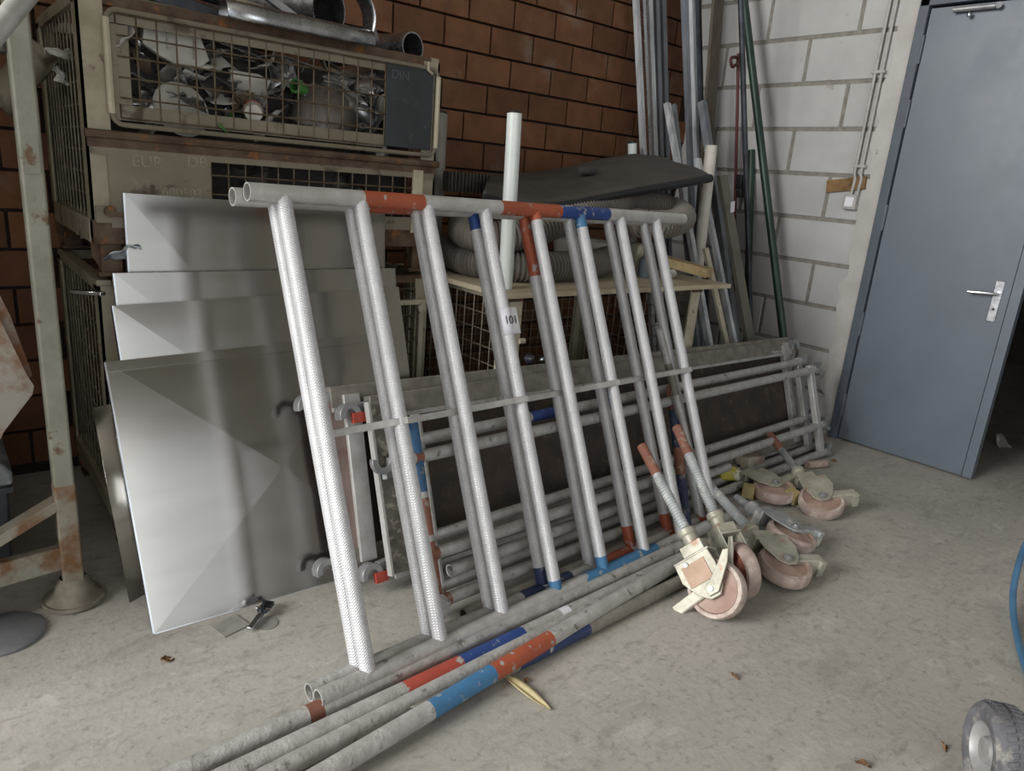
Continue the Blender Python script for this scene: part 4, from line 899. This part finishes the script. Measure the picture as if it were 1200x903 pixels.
# ------------------------------------------------------------------ castors with threaded spindles
def castor(label, W, axis, tip, hub=PINKHUB, house=ZINC, thr=True, tipm=RUST_ORANGE, wedge=None, plate=None, lever=1, spin=0, reach=None):
    W = V(W); tip = V(tip); zl = (tip-W).normalized(); yl = V(axis); yl = (yl-zl*yl.dot(zl)).normalized(); xl = yl.cross(zl)
    M = frame_M(W, xl, yl, zl)
    t = thing('castor', label, 'castor', group='scaffold castors heaped on the floor', M=M)
    Ls = (tip-W).length
    # wheel (axis local y)
    part('wheel', MB().lathe([(.018, .026), (.05, .018), (.078, .018), (.083, .026), (.095, .024), (.1, .012), (.1, -.012), (.095, -.024), (.083, -.026), (.078, -.018), (.05, -.018), (.018, -.026)], (0, 0, 0), (0, 1, 0), 32, mats=[1, 1, 1, 0, 0, 0, 0, 0, 1, 1, 1]), [PINK, hub], t, True)
    part('axle', MB().lathe([(0, .056), (.010, .056), (.011, .05), (.017, .05), (.017, .043), (.011, .043), (.011, -.043), (.017, -.043), (.017, -.05), (.011, -.05), (.010, -.056), (0, -.056)], (0, 0, 0), (0, 1, 0), 10), STEEL_DULL, t, True)
    fk = MB()
    for s_ in (1, -1):
        fk.prism([(-.085, .125), (.05, .125), (.055, .07), (.04, -.005), (.018, -.03), (-.02, -.03), (-.055, .0), (-.088, .06)], (0, s_*.036, 0), (1, 0, 0), (0, 0, 1), (0, s_, 0), .005)
    fk.box((-.016, 0, .127), (.142, .082, .008)).box((-.083, 0, .09), (.006, .078, .07)).box((.0, 0, .150), (.085, .075, .04)); fork = part('fork', fk, house, t, True, bevel=.003)
    if plate: part('paint_patch', MB().box((-.02, -.043, .068), (.09, .003, .075)), plate, fork, True)
    part('bolt', MB().lathe([(0, .006), (.009, .006), (.011, 0), (0, 0)], (-.045, -.041, .108), (0, -1, 0), 8).lathe([(0, .006), (.016, .005), (.019, 0), (0, 0)], (0, -.041, 0), (0, -1, 0), 12), STEEL_DULL, fork, True)
    if lever:
        lv = MB().prism([(-.018, -.02), (.02, -.02), (.095, .05), (.12, .085), (.10, .092), (.06, .06), (.0, .02), (-.02, .012)], (0, -.052, 0), (1, 0, 0), (0, 0, 1), (0, 1, 0), .007)
        part('brake_lever', lv, house, t, True, bevel=.002)
        part('pedal', MB().box((-.085, 0, -.012), (.15, .066, .009), R=Matrix.Rotation(-.12, 3, 'Y')).box((-.085, .032, .004), (.15, .006, .036), R=Matrix.Rotation(-.12, 3, 'Y')).box((-.085, -.032, .004), (.15, .006, .036), R=Matrix.Rotation(-.12, 3, 'Y')).box((-.152, 0, -.02), (.028, .066, .03)), house, t, True, bevel=.002)
    if wedge:
        part('wedge_pad', MB().box((.105, 0, .07), (.05, .06, .055), R=Matrix.Rotation(.5, 3, 'Y')), wedge, t, True, bevel=.004)
    part('socket', MB().lathe([(0, .13), (.036, .13), (.036, .15), (.028, .155), (.028, .20), (.033, .205), (.033, .225), (.02, .23)], (0, 0, 0), (0, 0, 1), 16), house, t, True, bevel=0)
    k = int((Ls-.32)/.0045); zs_ = []; rr = []
    top = Ls-.13
    zs_.append(.2); rr.append(.0185)
    if thr:
        n_th = int((top-.22)/.011)
        for i in range(n_th):
            z_ = .22+i*.011
            for dz, r_ in ((0, .0165), (.003, .0205), (.0065, .0205), (.0095, .0165)): zs_.append(z_+dz); rr.append(r_)
    zs_.append(top); rr.append(.0185); zs_.append(top+.001); rr.append(.0185)
    mb = MB().tube([(0, 0, z_) for z_ in zs_], rr, 12); part('spindle', mb, ZINC_BL if thr else STEEL_DULL, t, True)
    if tipm: part('spindle_tip', MB().tube([(0, 0, top), (0, 0, Ls)], .0195, 12, hollow=.004), tipm, t, True, label='worn orange painted spindle end')
    return t
def onframe(x, y, off=.03): return atplane(x, y, FO+FN*(.03+off), FN)
toc = lambda P: (V((0, 0, H))-P).normalized()
W = atz(840, 690, .098)
castor('nearest castor with pink wheel face turned to the camera', W, -toc(W)+V((.35, .0, .25)), onframe(752, 522), plate=mat('rust_film', s('b39a86'), s('a08570'), 12, .6, .2))
W = atz(866, 668, .098); castor('castor with dark red wheel second from the camera', W, V((-.75, -.3, -.45))*-1, onframe(793, 500), hub=REDHUB, house=ZINC)
W = atz(919, 664, .06); castor('castor with tilted pink wheel and cream fork at the right of the pile', W, V((-.15, -.35, -.9))*-1, atz(806, 541, .20), tipm=RUST_ORANGE, plate=None)
W = atz(927, 628, .07); castor('castor with blue zinc fork and yellow paint patch', W, V((-.2, -.25, -.9))*-1, atz(838, 566, .12), house=ZINC_BL, plate=YELLOW, tipm=None)
W = atz(907, 574, .055); castor('castor lying flat with wheel to the front behind the yellow marked one', W, V((.1, -.35, -.9))*-1, atz(845, 545, .07)+V((0, .2, 0)), tipm=None, wedge=PAD, thr=False)
W = atz(962, 588, .055); castor('rightmost castor with an orange spindle end and mustard wedge', W, V((-.05, -.45, -.9))*-1, atz(902, 509, .20), wedge=PAD, thr=False)
W = atz(873, 536, .05); castor('farthest castor lying flat by the platform foot', W, V((.05, -.2, -.95))*-1, atz(800, 545, .06)+V((-.1, .1, 0)), tipm=None, wedge=CREAM_LT, thr=False)
# odd pieces between the castors
p = atz(856, 563, .05); single('yellow_bracket', MB().prism([(-.05, 0), (.05, 0), (.06, .05), (.02, .075), (-.045, .06)], p, (.8, -.6, 0), (.2, .3, .9), (.5, .75, -.3), .05), [YELLOW], 'yellow smeared bracket behind the threaded spindles', 'bracket', bevel=.008)
p = atz(748, 660, .03)
p = atz(955, 546, .012); single('pink_scrap', MB().tube([p+V((-.05, .02, .01)), p+V((.07, -.02, .01))], .022, 10), PINK, 'small pinkish tube stub behind the rightmost castor', 'tube')

# ------------------------------------------------------------------ trolley wheel and blue hose at the right edge
TW = atz(1168, 889, .10); ax = V((.60, -.80, .0)).normalized()
tw = thing('trolley_wheel', 'grey treaded trolley wheel at the bottom right corner', 'wheel', (TW.x, TW.y, 0))
R_ = .118
TC = V((TW.x, TW.y, R_))
part('tyre', MB().lathe([(.066, -.040), (.097, -.046), (.111, -.038), (.115, -.02), (.115, .02), (.111, .038), (.097, .046), (.066, .040)], TC, ax, 40), TYRE, tw)
part('rim', MB().lathe([(.066, -.040), (.060, -.030), (.035, -.018), (.03, -.034), (0, -.036), (0, .036), (.03, .034), (.035, .018), (.060, .030), (.066, .040)], TC, ax, 32), RIM, tw)
xx_ = V((0, 0, 1)); yy_ = ax.cross(xx_)
lug = MB()
for i in range(40):
    a_ = 2*math.pi*i/40; rd = xx_*math.cos(a_)+yy_*math.sin(a_); tg_ = ax.cross(rd)
    for s_ in (-1, 1):
        lug.box(TC+rd*.1155+ax*(s_*.017), (.011, .022, .006), R=Matrix((tg_, (ax+tg_*s_*.35).normalized(), rd)).transposed())
part('tread_lugs', lug, TYRE, tw, kind='stuff')
part('axle', MB().tube([TC+ax*.03, TC+ax*.30], .014, 10), CHROME, tw)
part('axle_housing', MB().tube([TC+ax*.10, TC+ax*.34], .045, 14), BLACK, tw)
ph = [atz(1215, 622, .18), atz(1201, 640, .14), atz(1191, 672, .09), atz(1187, 700, .05), atz(1190, 735, .02), atz(1202, 782, .012), atz(1225, 830, .012)]
single('blue_hose', MB().tube(spline(ph, 8), .0115, 10), HOSEBLUE, 'blue rubber hose curving down at the right edge', 'hose')

# ------------------------------------------------------------------ small things on the floor
p = atz(270, 733, .002)
single('steel_plate', MB().box(p+V((0, 0, .001)), (.085, .075, .003), R=Matrix.Rotation(.25, 3, 'Z')), PALESTEEL, 'small square steel plate lying on the floor', 'plate')
p = atz(306, 730, .0); single('steel_washer', MB().lathe([(.0, .003), (.036, .003), (.036, 0), (.0, 0)], p+V((.01, -.01, 0)), (0, 0, 1), 24), PALESTEEL, 'thin round steel disc under the toggle clamp', 'disc')
c0 = atz(303, 722, .02); d_ = (atz(316, 708, .02)-atz(292, 737, .02)).normalized(); sd = d_.cross(V((0, 0, 1)))
tcl = thing('toggle_clamp', 'small bright toggle clamp on the floor before the sheets', 'clamp', c0-V((0, 0, .02)))
part('arm', MB().bar(c0-d_*.055-V((0, 0, .008)), c0+d_*.03, .018, .010, (0, 0, 1)), CHROME, tcl, bevel=.002)
part('jaw', MB().bar(c0+d_*.02+V((0, 0, .006)), c0+d_*.075+V((0, 0, .002)), .03, .012, (0, 0, 1)).bar(c0+d_*.0+sd*.012+V((0, 0, .014)), c0+d_*.06-sd*.012+V((0, 0, .018)), .008, .008, (0, 0, 1)), STEEL_DARK, tcl)
part('pin', MB().tube([c0+d_*.03-sd*.022+V((0, 0, .008)), c0+d_*.03+sd*.022+V((0, 0, .008))], .005, 8), CHROME, tcl)
a = atz(586, 791, .004); b = atz(645, 832, .003); dl = (b-a).normalized(); sl = dl.cross(V((0, 0, 1)))
lfm = MB().grid(lambda u, v: a.lerp(b, u)+sl*((v-.5)*.034*math.sin(math.pi*min(1, u*1.0))**.8)+V((0, 0, .004+.006*abs(v-.5)*2+.004*math.sin(u*5))), 14, 4)
single('dry_leaf', lfm, LEAF, 'long dry pale leaf on the floor by the striped tubes', 'leaf', solid=.0008)
for i, (xx, yy, sz, lab) in enumerate([(1012, 895, .014, 'brown crumb at the bottom edge of the floor'), (1108, 876, .011, 'tan crumb near the trolley wheel'), (862, 793, .010, 'orange brown crumb on the open floor'), (977, 540, .010, 'dark crumb by the door foot'), (616, 797, .008, 'tiny bead beside the dry leaf'), (1178, 520, .06, 'pale rag lump in the dark doorway'), (195, 772, .012, 'dark bent nail on the floor left')]):
    p = atz(xx, yy, sz*.4)
    single('floor_debris', crumple(p, sz*2.2, 40+i, amp=.35, n=4), BROWNBIT if i not in (5,) else SCRAP[3], lab, 'debris', solid=.001)

# look-alike scrap pieces of one place are told apart by their order from the left
same = {}
for o in bpy.data.objects:
    if o.parent is None and o.get('category') == 'scrap': same.setdefault(o['label'], []).append(o)
for lab, os_ in same.items():
    if len(os_) < 2: continue
    os_.sort(key=lambda o: o.location.x); n_ = len(os_)
    for i, o in enumerate(os_):
        o['label'] = lab+', '+('left one' if i == 0 else 'right one' if i == n_-1 else 'middle one' if n_ == 3 else ('second', 'third', 'fourth', 'fifth')[min(i-1, 3)]+' from left')
